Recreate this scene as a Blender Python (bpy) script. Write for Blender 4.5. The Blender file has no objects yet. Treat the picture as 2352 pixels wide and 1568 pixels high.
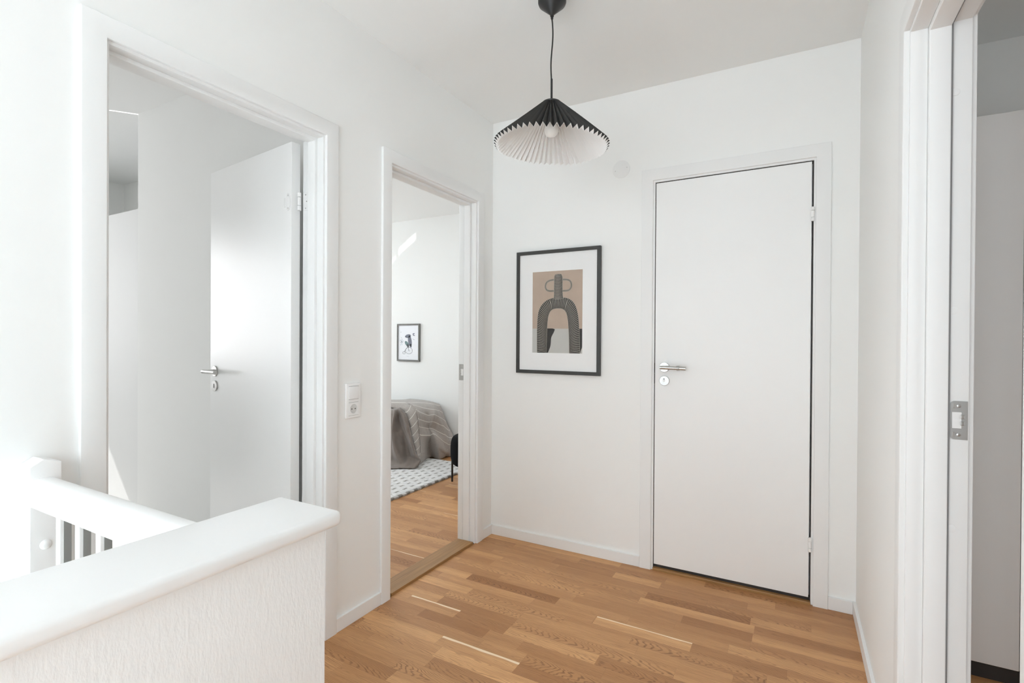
import bpy, bmesh, math, random
from mathutils import Vector, Matrix
random.seed(7)
SC = bpy.context.scene
COL = SC.collection
PI = math.pi
W = 1.932          # hall width (left wall x=0, back wall y=0)
T = 0.12           # wall thickness
H = 2.6

# ------------------------------------------------------------------ materials
def srgb(r, g, b):
    def f(c):
        c /= 255.0
        return c / 12.92 if c <= 0.04045 else ((c + 0.055) / 1.055) ** 2.4
    return (f(r), f(g), f(b), 1)

def mat(name, color, rough=0.5, metal=0.0, bump=0.0, bscale=60.0, coat=0.0, sheen=0.0, stretch=None, var=0.0, spec=0.5):
    m = bpy.data.materials.new(name); m.use_nodes = True
    nt = m.node_tree; b = nt.nodes['Principled BSDF']
    b.inputs['Base Color'].default_value = color
    b.inputs['Roughness'].default_value = rough
    b.inputs['Metallic'].default_value = metal
    b.inputs['Specular IOR Level'].default_value = spec
    b.inputs['Coat Weight'].default_value = coat
    b.inputs['Sheen Weight'].default_value = sheen
    if bump or var:
        tc = nt.nodes.new('ShaderNodeTexCoord')
        mp = nt.nodes.new('ShaderNodeMapping')
        if stretch: mp.inputs['Scale'].default_value = stretch
        nz = nt.nodes.new('ShaderNodeTexNoise')
        nz.inputs['Scale'].default_value = bscale; nz.inputs['Detail'].default_value = 4
        nt.links.new(tc.outputs['Object'], mp.inputs['Vector'])
        nt.links.new(mp.outputs['Vector'], nz.inputs['Vector'])
        if bump:
            bp = nt.nodes.new('ShaderNodeBump'); bp.inputs['Strength'].default_value = bump
            bp.inputs['Distance'].default_value = 0.002
            nt.links.new(nz.outputs['Fac'], bp.inputs['Height'])
            nt.links.new(bp.outputs['Normal'], b.inputs['Normal'])
        if var:
            mx = nt.nodes.new('ShaderNodeMix'); mx.data_type = 'RGBA'
            mx.inputs['A'].default_value = tuple(c * (1 - var) for c in color[:3]) + (1,)
            mx.inputs['B'].default_value = tuple(min(1, c * (1 + var)) for c in color[:3]) + (1,)
            nt.links.new(nz.outputs['Fac'], mx.inputs['Factor'])
            nt.links.new(mx.outputs['Result'], b.inputs['Base Color'])
    return m

M = {}
M['wall'] = mat('wall paint', (.875, .88, .868, 1), .8, bump=.03, bscale=260)
M['ceil'] = mat('ceiling paint', (.85, .855, .845, 1), .85, bump=.02, bscale=200)
M['plaster'] = mat('textured plaster', (.85, .855, .85, 1), .6, bump=.4, bscale=110, stretch=(1.0, 1.7, .7))
M['trim'] = mat('satin white trim', (.84, .845, .84, 1), .48, spec=.4)
M['leaf'] = mat('white door lacquer', (.875, .88, .875, 1), .42, spec=.45)
M['cap'] = mat('white lacquered wood', (.88, .88, .875, 1), .3, bump=.05, bscale=30)
M['plastic'] = mat('white plastic', (.86, .86, .855, 1), .25)
M['steel'] = mat('brushed steel', (.56, .555, .54, 1), .3, metal=1.0)
M['zinc'] = mat('zinc plate', (.5, .5, .49, 1), .38, metal=.9)
M['dark'] = mat('dark recess', (.02, .02, .02, 1), .6)
M['gap'] = mat('door seal', (.035, .03, .028, 1), .7)
M['blackm'] = mat('black lacquered metal', (.018, .018, .018, 1), .38)
M['shade_out'] = mat('black pleated paper', (.03, .03, .029, 1), .55)
M['shade_in'] = mat('white pleated paper', (.84, .84, .83, 1), .6)
M['frame'] = mat('black picture frame', (.045, .045, .043, 1), .45)
M['frame2'] = mat('grey wood frame', srgb(110, 108, 104), .5, var=.25, bscale=90, stretch=(1, 1, .1))
M['mat'] = mat('passepartout card', (.92, .92, .915, 1), .7)
M['paper2'] = mat('cool white paper', srgb(246, 248, 253), .6)
M['tan'] = mat('printed tan paint', srgb(188, 168, 151), .7, var=.14, bscale=18)
M['pgrey'] = mat('printed light grey', srgb(196, 195, 190), .7, var=.03, bscale=20)
M['pblack'] = mat('printed black', srgb(48, 46, 45), .7)
M['pdark'] = mat('printed charcoal', srgb(56, 54, 50), .7)
M['pline'] = mat('printed cream line', srgb(196, 190, 178), .7)
M['inkgrey'] = mat('ink grey', srgb(120, 124, 140), .7, var=.15, bscale=40)
M['inkdark'] = mat('ink dark', srgb(70, 74, 84), .7)
M['inkgreen'] = mat('ink green', srgb(110, 138, 138), .7, var=.2, bscale=60)
M['inkpale'] = mat('ink pale', srgb(196, 204, 212), .7)
M['linen'] = mat('grey brown linen', srgb(116, 105, 97), .9, bump=.6, bscale=220, sheen=.3, var=.08)
M['mattress'] = mat('mattress ticking', (.7, .7, .68, 1), .8)
M['black_fabric'] = mat('black velvet', (.0025, .0025, .003, 1), .9, spec=.15)
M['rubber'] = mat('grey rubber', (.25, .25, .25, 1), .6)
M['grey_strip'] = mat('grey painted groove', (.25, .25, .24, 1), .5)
M['wardrobe'] = mat('white wardrobe lacquer', (.83, .835, .83, 1), .6, spec=.3)
M['cord'] = mat('black textile cord', (.02, .02, .02, 1), .8)

# opal bulb (unlit)
M['opal'] = mat('opal glass', (.87, .87, .85, 1), .12, coat=.5)

# clear glass: transparent plus a fresnel reflection
g = bpy.data.materials.new('clear glass'); g.use_nodes = True
nt = g.node_tree; nt.nodes.clear()
o_ = nt.nodes.new('ShaderNodeOutputMaterial'); mx = nt.nodes.new('ShaderNodeMixShader')
tr = nt.nodes.new('ShaderNodeBsdfTransparent'); gl = nt.nodes.new('ShaderNodeBsdfGlossy'); fr = nt.nodes.new('ShaderNodeFresnel')
gl.inputs['Roughness'].default_value = 0.02; fr.inputs['IOR'].default_value = 1.45
tr.inputs['Color'].default_value = (1, 1, 1, 1)
ge = nt.nodes.new('ShaderNodeNewGeometry'); mu = nt.nodes.new('ShaderNodeMath'); mu.operation = 'MULTIPLY'; iv = nt.nodes.new('ShaderNodeMath'); iv.operation = 'SUBTRACT'; iv.inputs[0].default_value = 1.0
nt.links.new(ge.outputs['Backfacing'], iv.inputs[1]); nt.links.new(fr.outputs[0], mu.inputs[0]); nt.links.new(iv.outputs[0], mu.inputs[1]); nt.links.new(mu.outputs[0], mx.inputs[0]); nt.links.new(tr.outputs[0], mx.inputs[1]); nt.links.new(gl.outputs[0], mx.inputs[2])
nt.links.new(mx.outputs[0], o_.inputs[0])
M['glass'] = g

def node(nt, kind, **kw):
    n = nt.nodes.new(kind)
    for k, v in kw.items(): setattr(n, k, v)
    return n
def mth(nt, op, a, b=None, clamp=False):
    n = nt.nodes.new('ShaderNodeMath'); n.operation = op; n.use_clamp = clamp
    for i, v in enumerate((a, b)):
        if v is None: continue
        if isinstance(v, (int, float)): n.inputs[i].default_value = v
        else: nt.links.new(v, n.inputs[i])
    return n.outputs[0]
def smooth(nt, x, lo, hi, a=0.0, b=1.0):
    n = nt.nodes.new('ShaderNodeMapRange'); n.interpolation_type = 'SMOOTHSTEP'
    nt.links.new(x, n.inputs['Value'])
    n.inputs['From Min'].default_value = lo; n.inputs['From Max'].default_value = hi
    n.inputs['To Min'].default_value = a; n.inputs['To Max'].default_value = b
    return n.outputs['Result']
def mixc(nt, fac, a, b, blend='MIX'):
    n = nt.nodes.new('ShaderNodeMix'); n.data_type = 'RGBA'; n.blend_type = blend
    if isinstance(fac, (int, float)): n.inputs['Factor'].default_value = fac
    else: nt.links.new(fac, n.inputs['Factor'])
    for key, v in (('A', a), ('B', b)):
        if isinstance(v, tuple): n.inputs[key].default_value = v
        else: nt.links.new(v, n.inputs[key])
    return n.outputs['Result']

def oak_material(name, uvname='strip', tone=1.0):
    m = bpy.data.materials.new(name); m.use_nodes = True
    nt = m.node_tree; b = nt.nodes['Principled BSDF']
    uv = node(nt, 'ShaderNodeUVMap', uv_map=uvname)
    sp = nt.nodes.new('ShaderNodeSeparateXYZ'); nt.links.new(uv.outputs[0], sp.inputs[0])
    u, v = sp.outputs[0], sp.outputs[1]
    at = node(nt, 'ShaderNodeAttribute', attribute_name='grain')
    sc = nt.nodes.new('ShaderNodeSeparateColor'); nt.links.new(at.outputs['Color'], sc.inputs[0])
    R, G, B = sc.outputs[0], sc.outputs[1], sc.outputs[2]
    a2 = node(nt, 'ShaderNodeAttribute', attribute_name='edge')
    s2 = nt.nodes.new('ShaderNodeSeparateColor'); nt.links.new(a2.outputs['Color'], s2.inputs[0])
    SAP, LEN, CV = s2.outputs[0], s2.outputs[1], s2.outputs[2]
    # noise coordinates shifted per strip
    uo = mth(nt, 'ADD', u, mth(nt, 'MULTIPLY', B, 37.0))
    def nz(su, sv, detail, dist=0.0):
        c = nt.nodes.new('ShaderNodeCombineXYZ')
        nt.links.new(mth(nt, 'MULTIPLY', uo, su), c.inputs[0]); nt.links.new(mth(nt, 'MULTIPLY', v, sv), c.inputs[1])
        nt.links.new(mth(nt, 'MULTIPLY', B, 91.0), c.inputs[2])
        n = nt.nodes.new('ShaderNodeTexNoise'); n.inputs['Scale'].default_value = 1; n.inputs['Detail'].default_value = detail
        n.inputs['Distortion'].default_value = dist
        nt.links.new(c.outputs[0], n.inputs['Vector']); return n.outputs['Fac']
    vv = mth(nt, 'SUBTRACT', v, mth(nt, 'MULTIPLY', mth(nt, 'SUBTRACT', CV, .5), .05))
    v2 = mth(nt, 'MULTIPLY', vv, vv)
    # ring phase: cathedral arcs (strength G) blending to straight grain
    A = mth(nt, 'MULTIPLY', G, 42.0)
    ph = mth(nt, 'MULTIPLY', A, mth(nt, 'ADD', u, mth(nt, 'MULTIPLY', v2, 75.0)))
    C = mth(nt, 'MULTIPLY', mth(nt, 'SUBTRACT', 1.15, G), 170.0)
    ph = mth(nt, 'ADD', ph, mth(nt, 'MULTIPLY', C, v))
    ph = mth(nt, 'ADD', ph, mth(nt, 'MULTIPLY', nz(4.5, 26, 2.0, .6), 5.5))
    s = mth(nt, 'SINE', mth(nt, 'MULTIPLY', ph, 2 * PI))
    line = smooth(nt, s, .15, 1.0)
    line = mth(nt, 'MULTIPLY', line, smooth(nt, nz(5, 40, 2), .3, .7, .45, 1.0))
    fine = nz(14, 900, 3)
    fib = nz(60, 1500, 2)
    broad = nz(1.6, 22, 2, .4)
    base = mixc(nt, R, srgb(152 * tone, 101 * tone, 58 * tone), srgb(230 * tone, 178 * tone, 124 * tone))
    base = mixc(nt, smooth(nt, broad, .3, .72, 0, .35), base, srgb(154 * tone, 102 * tone, 58 * tone))
    base = mixc(nt, mth(nt, 'MULTIPLY', line, mth(nt, 'ADD', .34, mth(nt, 'MULTIPLY', G, .42))), base, srgb(110 * tone, 68 * tone, 38 * tone))
    base = mixc(nt, smooth(nt, fine, .42, .8, 0, .5), base, srgb(120 * tone, 76 * tone, 43 * tone))
    base = mixc(nt, smooth(nt, fib, .5, .8, 0, .2), base, srgb(214 * tone, 172 * tone, 128 * tone))
    # sapwood edge
    sapm = mth(nt, 'MULTIPLY', smooth(nt, mth(nt, 'ADD', v, mth(nt, 'ADD', mth(nt, 'MULTIPLY', mth(nt, 'SUBTRACT', nz(6, 3, 2), .5), .014), mth(nt, 'MULTIPLY', SAP, .011))), .0290, .0335), smooth(nt, SAP, .05, .1))
    base = mixc(nt, sapm, base, srgb(240, 216, 184))
    # joints
    jv = smooth(nt, mth(nt, 'ABSOLUTE', v), .0321, .0327)
    ju = smooth(nt, mth(nt, 'SUBTRACT', LEN, u), .0002, .001, 1, 0)
    jt = mth(nt, 'MAXIMUM', jv, ju)
    base = mixc(nt, mth(nt, 'MULTIPLY', jt, .38), base, srgb(84, 54, 34))
    nt.links.new(base, b.inputs['Base Color'])
    b.inputs['Roughness'].default_value = .42
    b.inputs['Specular IOR Level'].default_value = .4
    bp = nt.nodes.new('ShaderNodeBump'); bp.inputs['Strength'].default_value = .12; bp.inputs['Distance'].default_value = .001
    nt.links.new(mth(nt, 'SUBTRACT', fine, jt), bp.inputs['Height']); nt.links.new(bp.outputs[0], b.inputs['Normal'])
    return m
M['oak'] = oak_material('oak parquet')

def oak_solid(name, axis):
    m = bpy.data.materials.new(name); m.use_nodes = True
    nt = m.node_tree; b = nt.nodes['Principled BSDF']
    tc = nt.nodes.new('ShaderNodeTexCoord'); mp = nt.nodes.new('ShaderNodeMapping')
    mp.inputs['Scale'].default_value = (4, 110, 110) if axis == 'x' else (110, 4, 110)
    nt.links.new(tc.outputs['Object'], mp.inputs[0])
    n = nt.nodes.new('ShaderNodeTexNoise'); n.inputs['Scale'].default_value = 1; n.inputs['Detail'].default_value = 4
    n.inputs['Distortion'].default_value = .5
    nt.links.new(mp.outputs[0], n.inputs['Vector'])
    c = mixc(nt, smooth(nt, n.outputs['Fac'], .3, .7), srgb(144, 106, 62), srgb(166, 126, 80))
    nt.links.new(c, b.inputs['Base Color']); b.inputs['Roughness'].default_value = .4
    return m
M['oak_y'] = oak_solid('oak threshold along y', 'y')
M['oak_x'] = oak_solid('oak threshold along x', 'x')

def striped_linen():
    m = bpy.data.materials.new('striped linen'); m.use_nodes = True
    nt = m.node_tree; b = nt.nodes['Principled BSDF']
    uv = node(nt, 'ShaderNodeUVMap', uv_map='cloth')
    sp = nt.nodes.new('ShaderNodeSeparateXYZ'); nt.links.new(uv.outputs[0], sp.inputs[0])
    fr = mth(nt, 'FRACT', sp.outputs[1])
    st = mth(nt, 'MULTIPLY', smooth(nt, fr, .03, .05), smooth(nt, fr, .13, .11, 0, 1))
    st2 = mth(nt, 'SUBTRACT', 1.0, smooth(nt, mth(nt, 'ABSOLUTE', mth(nt, 'SUBTRACT', fr, .5)), .022, .042))
    n = nt.nodes.new('ShaderNodeTexNoise'); n.inputs['Scale'].default_value = 90; n.inputs['Detail'].default_value = 3
    c0 = mixc(nt, n.outputs['Fac'], srgb(140, 132, 126), srgb(172, 164, 157))
    c = mixc(nt, st2, c0, srgb(216, 212, 205))
    nt.links.new(c, b.inputs['Base Color']); b.inputs['Roughness'].default_value = .92; b.inputs['Sheen Weight'].default_value = .25
    bp = nt.nodes.new('ShaderNodeBump'); bp.inputs['Strength'].default_value = .5; bp.inputs['Distance'].default_value = .002
    n2 = nt.nodes.new('ShaderNodeTexNoise'); n2.inputs['Scale'].default_value = 260
    nt.links.new(n2.outputs['Fac'], bp.inputs['Height']); nt.links.new(bp.outputs[0], b.inputs['Normal'])
    return m
M['striped'] = striped_linen()

def rug_mat():
    m = bpy.data.materials.new('woven rug'); m.use_nodes = True
    nt = m.node_tree; b = nt.nodes['Principled BSDF']
    tc = nt.nodes.new('ShaderNodeTexCoord'); sp = nt.nodes.new('ShaderNodeSeparateXYZ')
    nt.links.new(tc.outputs['Object'], sp.inputs[0])
    rx = mth(nt, 'DIVIDE', sp.outputs[0], .075)
    row = mth(nt, 'FLOOR', rx); fx = mth(nt, 'FRACT', rx)
    ry = mth(nt, 'ADD', mth(nt, 'DIVIDE', sp.outputs[1], .092), mth(nt, 'MULTIPLY', mth(nt, 'MODULO', row, 2.0), .5))
    fy = mth(nt, 'FRACT', ry)
    nn = nt.nodes.new('ShaderNodeTexNoise'); nn.inputs['Scale'].default_value = 60
    off = mth(nt, 'MULTIPLY', mth(nt, 'SUBTRACT', nn.outputs['Fac'], .5), .25)
    inx = smooth(nt, mth(nt, 'ABSOLUTE', mth(nt, 'ADD', mth(nt, 'SUBTRACT', fx, .5), off)), .09, .17, 1, 0)
    iny = smooth(nt, mth(nt, 'ABSOLUTE', mth(nt, 'ADD', mth(nt, 'SUBTRACT', fy, .5), off)), .20, .29, 1, 0)
    f = mth(nt, 'MULTIPLY', mth(nt, 'MULTIPLY', inx, iny), .8)
    c = mixc(nt, f, srgb(240, 238, 236), srgb(132, 122, 112))
    nt.links.new(c, b.inputs['Base Color']); b.inputs['Roughness'].default_value = .95; b.inputs['Sheen Weight'].default_value = .4
    bp = nt.nodes.new('ShaderNodeBump'); bp.inputs['Strength'].default_value = 1.0; bp.inputs['Distance'].default_value = .006
    n2 = nt.nodes.new('ShaderNodeTexNoise'); n2.inputs['Scale'].default_value = 130; n2.inputs['Detail'].default_value = 3
    nt.links.new(mth(nt, 'SUBTRACT', n2.outputs['Fac'], f), bp.inputs['Height']); nt.links.new(bp.outputs[0], b.inputs['Normal'])
    return m
M['rug'] = rug_mat()

# ------------------------------------------------------------------ helpers
ORG = {}
def thing(name, loc, label=None, cat=None, group=None, kind=None):
    o = bpy.data.objects.new(name, None); COL.objects.link(o)
    o.location = loc; o.empty_display_size = .05
    ORG[o.name] = Vector(loc)
    tag(o, label, cat, group, kind)
    return o
def tag(o, label=None, cat=None, group=None, kind=None):
    if label: o['label'] = label
    if cat: o['category'] = cat
    if group: o['group'] = group
    if kind: o['kind'] = kind
    return o
def obj(name, bm, m, parent=None, smooth_=False, loc=None, label=None):
    """bm in world coordinates -> one mesh object, local to its parent (or to loc)."""
    if parent is not None: org = ORG[parent.name]
    else: org = Vector(loc) if loc else Vector((0, 0, 0))
    if org.length > 0: bmesh.ops.translate(bm, verts=bm.verts, vec=-org)
    me = bpy.data.meshes.new(name); bm.to_mesh(me); bm.free()
    for mm in (m if isinstance(m, (list, tuple)) else [m]): me.materials.append(mm)
    if smooth_:
        for p in me.polygons: p.use_smooth = True
        try: me.set_sharp_from_angle(angle=math.radians(40))
        except Exception: pass
    o = bpy.data.objects.new(name, me); COL.objects.link(o)
    if parent is not None:
        o.parent = parent
    else:
        o.location = org
    ORG[o.name] = org
    if label: o['label'] = label
    return o
def box(bm, x0, x1, y0, y1, z0, z1, bev=0, seg=2, mi=0):
    x0, x1 = sorted((x0, x1)); y0, y1 = sorted((y0, y1)); z0, z1 = sorted((z0, z1))
    vs = [bm.verts.new((x, y, z)) for x in (x0, x1) for y in (y0, y1) for z in (z0, z1)]
    fs = [bm.faces.new([vs[i] for i in q]) for q in ((0, 1, 3, 2), (4, 6, 7, 5), (0, 4, 5, 1), (2, 3, 7, 6), (0, 2, 6, 4), (1, 5, 7, 3))]
    for f in fs: f.material_index = mi
    bm.normal_update()
    if bev:
        es = list({e for f in fs for e in f.edges})
        bmesh.ops.bevel(bm, geom=es, offset=bev, segments=seg, affect='EDGES', profile=.5)
    return bm
def BX(*a, **k):
    bm = bmesh.new(); box(bm, *a, **k); return bm
def frame_of(d):
    d = Vector(d).normalized()
    a = Vector((0, 0, 1)) if abs(d.z) < .9 else Vector((1, 0, 0))
    s = d.cross(a).normalized(); return s, d.cross(s).normalized()
def tube(bm, pts, radii, seg=16, caps=True, mi=0):
    pts = [Vector(p) for p in pts]
    if isinstance(radii, (int, float)): radii = [radii] * len(pts)
    rings = []
    ref = None
    for i, p in enumerate(pts):
        d = (pts[min(i + 1, len(pts) - 1)] - pts[max(i - 1, 0)])
        s, t = frame_of(d)
        if ref is not None:
            dn = d.normalized(); s = (ref - dn * ref.dot(dn)).normalized(); t = dn.cross(s)
        ref = s
        rings.append([bm.verts.new(p + (s * math.cos(2 * PI * k / seg) + t * math.sin(2 * PI * k / seg)) * radii[i]) for k in range(seg)])
    for a, b in zip(rings, rings[1:]):
        for k in range(seg):
            f = bm.faces.new((a[k], a[(k + 1) % seg], b[(k + 1) % seg], b[k])); f.material_index = mi
    if caps:
        bm.faces.new(rings[0]).material_index = mi; bm.faces.new(list(reversed(rings[-1]))).material_index = mi
    return bm
def lathe(bm, c, axis, prof, seg=32, mi=0):
    """prof: list of (distance along axis, radius)."""
    c = Vector(c); ax = Vector(axis).normalized(); s, t = frame_of(ax)
    rings = []
    for d, r in prof:
        if r <= 1e-6: rings.append([bm.verts.new(c + ax * d)])
        else: rings.append([bm.verts.new(c + ax * d + (s * math.cos(2 * PI * k / seg) + t * math.sin(2 * PI * k / seg)) * r) for k in range(seg)])
    for a, b in zip(rings, rings[1:]):
        for k in range(seg):
            k2 = (k + 1) % seg
            if len(a) == 1 and len(b) == 1: continue
            if len(a) == 1: f = bm.faces.new((a[0], b[k2], b[k]))
            elif len(b) == 1: f = bm.faces.new((a[k], a[k2], b[0]))
            else: f = bm.faces.new((a[k], a[k2], b[k2], b[k]))
            f.material_index = mi
    return bm
def fix(bm):
    bmesh.ops.recalc_face_normals(bm, faces=bm.faces); return bm
def struct(name, bm, m, kind='structure', smooth_=False):
    o = obj(name, bm, m, smooth_=smooth_); o['kind'] = kind; return o

# mapping of wall-local (u along wall, w depth away from the hall, z) to the world
def MAP(side):
    if side == 'left': return lambda u, w, z: (-w, u, z)
    if side == 'right': return lambda u, w, z: (W + w, u, z)
    return lambda u, w, z: (u, w, z)
def uprofile(bm, mp, u0, u1, zt, a, b, w0, w1, z0=0.0, bev=0.0):
    """an inverted U (door jambs and head, mitred): inner offset a, outer offset b from the opening edge, depth w0..w1."""
    sec = []
    for o in (a, b):
        sec.append([(u0 - o, z0), (u0 - o, zt + o), (u1 + o, zt + o), (u1 + o, z0)])
    V = {}
    for i, pts in enumerate(sec):
        for j, w in enumerate((w0, w1)):
            for k, (u, z) in enumerate(pts): V[i, j, k] = bm.verts.new(mp(u, w, z))
    fs = []
    for k in range(3):
        fs += [bm.faces.new((V[0, 0, k], V[0, 0, k + 1], V[1, 0, k + 1], V[1, 0, k])), bm.faces.new((V[0, 1, k], V[0, 1, k + 1], V[1, 1, k + 1], V[1, 1, k])),
               bm.faces.new((V[0, 0, k], V[0, 0, k + 1], V[0, 1, k + 1], V[0, 1, k])), bm.faces.new((V[1, 0, k], V[1, 0, k + 1], V[1, 1, k + 1], V[1, 1, k]))]
    for k in (0, 3):
        fs.append(bm.faces.new((V[0, 0, k], V[1, 0, k], V[1, 1, k], V[0, 1, k])))
    bmesh.ops.recalc_face_normals(bm, faces=fs)
    if bev:
        es = set()
        for i in (0, 1):
            for j in (0, 1):
                for k in range(3): es.add(bm.edges.get((V[i, j, k], V[i, j, k + 1])))
        bmesh.ops.bevel(bm, geom=list(es), offset=bev, segments=3, affect='EDGES', profile=.5)
    return bm

# ------------------------------------------------------------------ room shell
Z1 = 2.6
def wall(name, boxes, m='wall'):
    bm = bmesh.new()
    for b in boxes: box(bm, *b)
    return struct(name, bm, M[m])
# rough openings (a little wider than the casing's inner edge, hidden by frame)
YR = -4.2
D1 = (-2.074, -1.320, 2.061)      # u0,u1,zt casing inner edges of the left doorway near the stairs
D2 = (-0.937, -0.183, 2.064)      # left doorway to the bedroom
D3 = (-1.919, -1.120, 2.036)      # right doorway beside the camera
D4 = (1.012, 1.764, 2.091)        # closed door in the back wall
R_ = .012
wall('wall_left', [(-T, 0, YR, D1[0] - R_, 0, Z1), (-T, 0, D1[0] - R_, D1[1] + R_, D1[2] + R_, Z1), (-T, 0, D1[1] + R_, D2[0] - R_, 0, Z1),
                   (-T, 0, D2[0] - R_, D2[1] + R_, D2[2] + R_, Z1), (-T, 0, D2[1] + R_, 1.8, 0, Z1)])
wall('wall_back', [(0, D4[0] - R_, 0, T, 0, Z1), (D4[0] - R_, D4[1] + R_, 0, T, D4[2] + R_, Z1), (D4[1] + R_, W, 0, T, 0, Z1)])
wall('wall_right', [(W, W + T, YR, D3[0] - R_, 0, Z1), (W, W + T, D3[0] - R_, D3[1] + R_, D3[2] + R_, Z1), (W, W + T, D3[1] + R_, .44, 0, Z1)])
WR = (.06, .84, .75, 2.25)   # window above the stairs (behind the camera)
WS = (1.02, 1.82, .12, 2.15)   # invented window behind the camera, added to brighten the far hall
wall('wall_rear', [(-T, WR[0], YR - T, YR, -1.3, Z1), (WR[1], WS[0], YR - T, YR, -1.3, Z1), (WS[1], W + T, YR - T, YR, -1.3, Z1), (WR[0], WR[1], YR - T, YR, -1.3, WR[2]), (WR[0], WR[1], YR - T, YR, WR[3], Z1),
                   (WS[0], WS[1], YR - T, YR, -1.3, WS[2]), (WS[0], WS[1], YR - T, YR, WS[3], Z1)])
# rooms on the left
wall('wall_partition', [(-1.846, -T, -1.15, -1.03, 0, Z1)])
wall('wall_niche_side', [(-1.846, -1.726, -1.03, -.34, 0, Z1)])
wall('wall_niche_back', [(-3.72, -1.846, -.46, -.34, 0, Z1)])
W1 = (-2.9, -1.53, .85, 2.25)
wall('wall_room_west', [(-3.72, -3.6, -4.2, W1[0], 0, Z1), (-3.72, -3.6, W1[1], -.46, 0, Z1), (-3.72, -3.6, W1[0], W1[1], 0, W1[2]), (-3.72, -3.6, W1[0], W1[1], W1[3], Z1)])
wall('wall_room_south', [(-3.72, -T, -4.32, -4.2, 0, Z1)])
W2 = (-.1, 1.3, .85, 2.15)
wall('wall_bedroom_far', [(-4.72, 0, 1.8, 1.92, 0, Z1)])
wall('wall_bedroom_west', [(-4.72, -4.6, -.46, W2[0], 0, Z1), (-4.72, -4.6, W2[1], 1.8, 0, Z1), (-4.72, -4.6, W2[0], W2[1], 0, W2[2]), (-4.72, -4.6, W2[0], W2[1], W2[3], Z1)])
wall('wall_bedroom_south', [(-4.6, -3.72, -.46, -.34, 0, Z1)])
# room on the right
wall('wall_closet_north', [(W + T, 4.5, .32, .44, 0, Z1)])
W3 = (-3.0, -2.0, .9, 2.1)  # unseen window opening, added to brighten this room
wall('wall_closet_east', [(4.5, 4.62, -3.62, W3[0], 0, Z1), (4.5, 4.62, W3[1], .44, 0, Z1), (4.5, 4.62, W3[0], W3[1], 0, W3[2]), (4.5, 4.62, W3[0], W3[1], W3[3], Z1)])
wall('wall_closet_south', [(W + T, 4.5, -3.62, -3.5, 0, Z1)])
# space behind the closed door
wall('wall_behind_door', [(.6, 2.054, .72, .76, 0, Z1), (.56, .6, T, .76, 0, Z1)])
bm = bmesh.new()
for b_ in ((-4.72, -3.72, -.46, 1.92), (-3.72, -T, -4.32, 1.92), (-T, W + T, YR - T, 1.92), (W + T, 4.62, -3.62, 1.92)): box(bm, b_[0], b_[1], b_[2], b_[3], Z1, Z1 + .12)
struct('ceiling', bm, M['ceil'])

# stairwell below the floor
wall('wall_stairwell', [(-T, 0, YR, -2.26, -1.3, -.001), (0, .828, -2.26, -2.14, -1.3, -.02), (.828, .95, YR, -2.13, -1.3, -.02)])
struct('floor_lower', BX(-T, .95, YR, -2.14, -1.4, -1.3), M['cap'])

# floors: oak strips
ROW = .0656
def strip_floor(name, rects, yref=-.396, specials=(), holes=()):
    bm = bmesh.new()
    uvl = bm.loops.layers.uv.new('strip'); gl_ = bm.loops.layers.float_color.new('grain'); el = bm.loops.layers.float_color.new('edge')
    rnd = random.Random(11 + len(name) * 3 + len(rects))
    def quad(x0, x1, ya, yb, row_c, sx, L, g, e):
        vs = [bm.verts.new((x, y, 0)) for x, y in ((x0, ya), (x1, ya), (x1, yb), (x0, yb))]
        f = bm.faces.new(vs)
        for lp in f.loops:
            lp[uvl].uv = (lp.vert.co.x - sx, lp.vert.co.y - row_c)
            lp[gl_] = (*g, 1); lp[el] = (e[0], L, e[1], 1)
    for (X0, X1, Y0, Y1) in rects:
        k0 = math.floor((Y0 - yref) / ROW); k1 = math.ceil((Y1 - yref) / ROW)
        for k in range(k0, k1):
            ya, yb = yref + k * ROW, yref + (k + 1) * ROW
            yc = (ya + yb) / 2
            ya2, yb2 = max(ya, Y0), min(yb, Y1)
            if yb2 - ya2 < 1e-5: continue
            sp = sorted([s for s in specials if s[0] == k], key=lambda s: s[1])
            x = X0 - rnd.uniform(0, .4)
            segs = []
            rr = random.Random(k * 131 + int(X0 * 10))
            for s in sp + [None]:
                lim = s[1] if s else X1
                while x < lim - 1e-6:
                    L = rr.uniform(.28, .52)
                    if lim - (x + L) < .16: L = (lim - x) if lim - x < .62 else (lim - x) / 2
                    t = rr.random()
                    tone = min(1, max(0, rr.gauss(.53, .17)))
                    G = rr.choice([.03, .05, .08, .12, .2, .35, .65])
                    sap = rr.choice([0] * 16 + [.3])
                    segs.append((x, x + L, (tone, G, rr.random()), (sap, rr.random())))
                    x += L
                if s:
                    segs.append((s[1], s[2], (s[3], s[4], rr.random()), (s[5], .5 + .25 * (rr.random() - .5))))
                    x = s[2]
            for (a, b, g, e) in segs:
                a2, b2 = max(a, X0), min(b, X1)
                if b2 - a2 > 1e-5: quad(a2, b2, ya2, yb2, yc, a, b - a, g, e)
    bmesh.ops.recalc_face_normals(bm, faces=bm.faces)
    for f in bm.faces:
        if f.normal.z < 0: f.normal_flip()
    return struct(name, bm, M['oak'])
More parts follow.
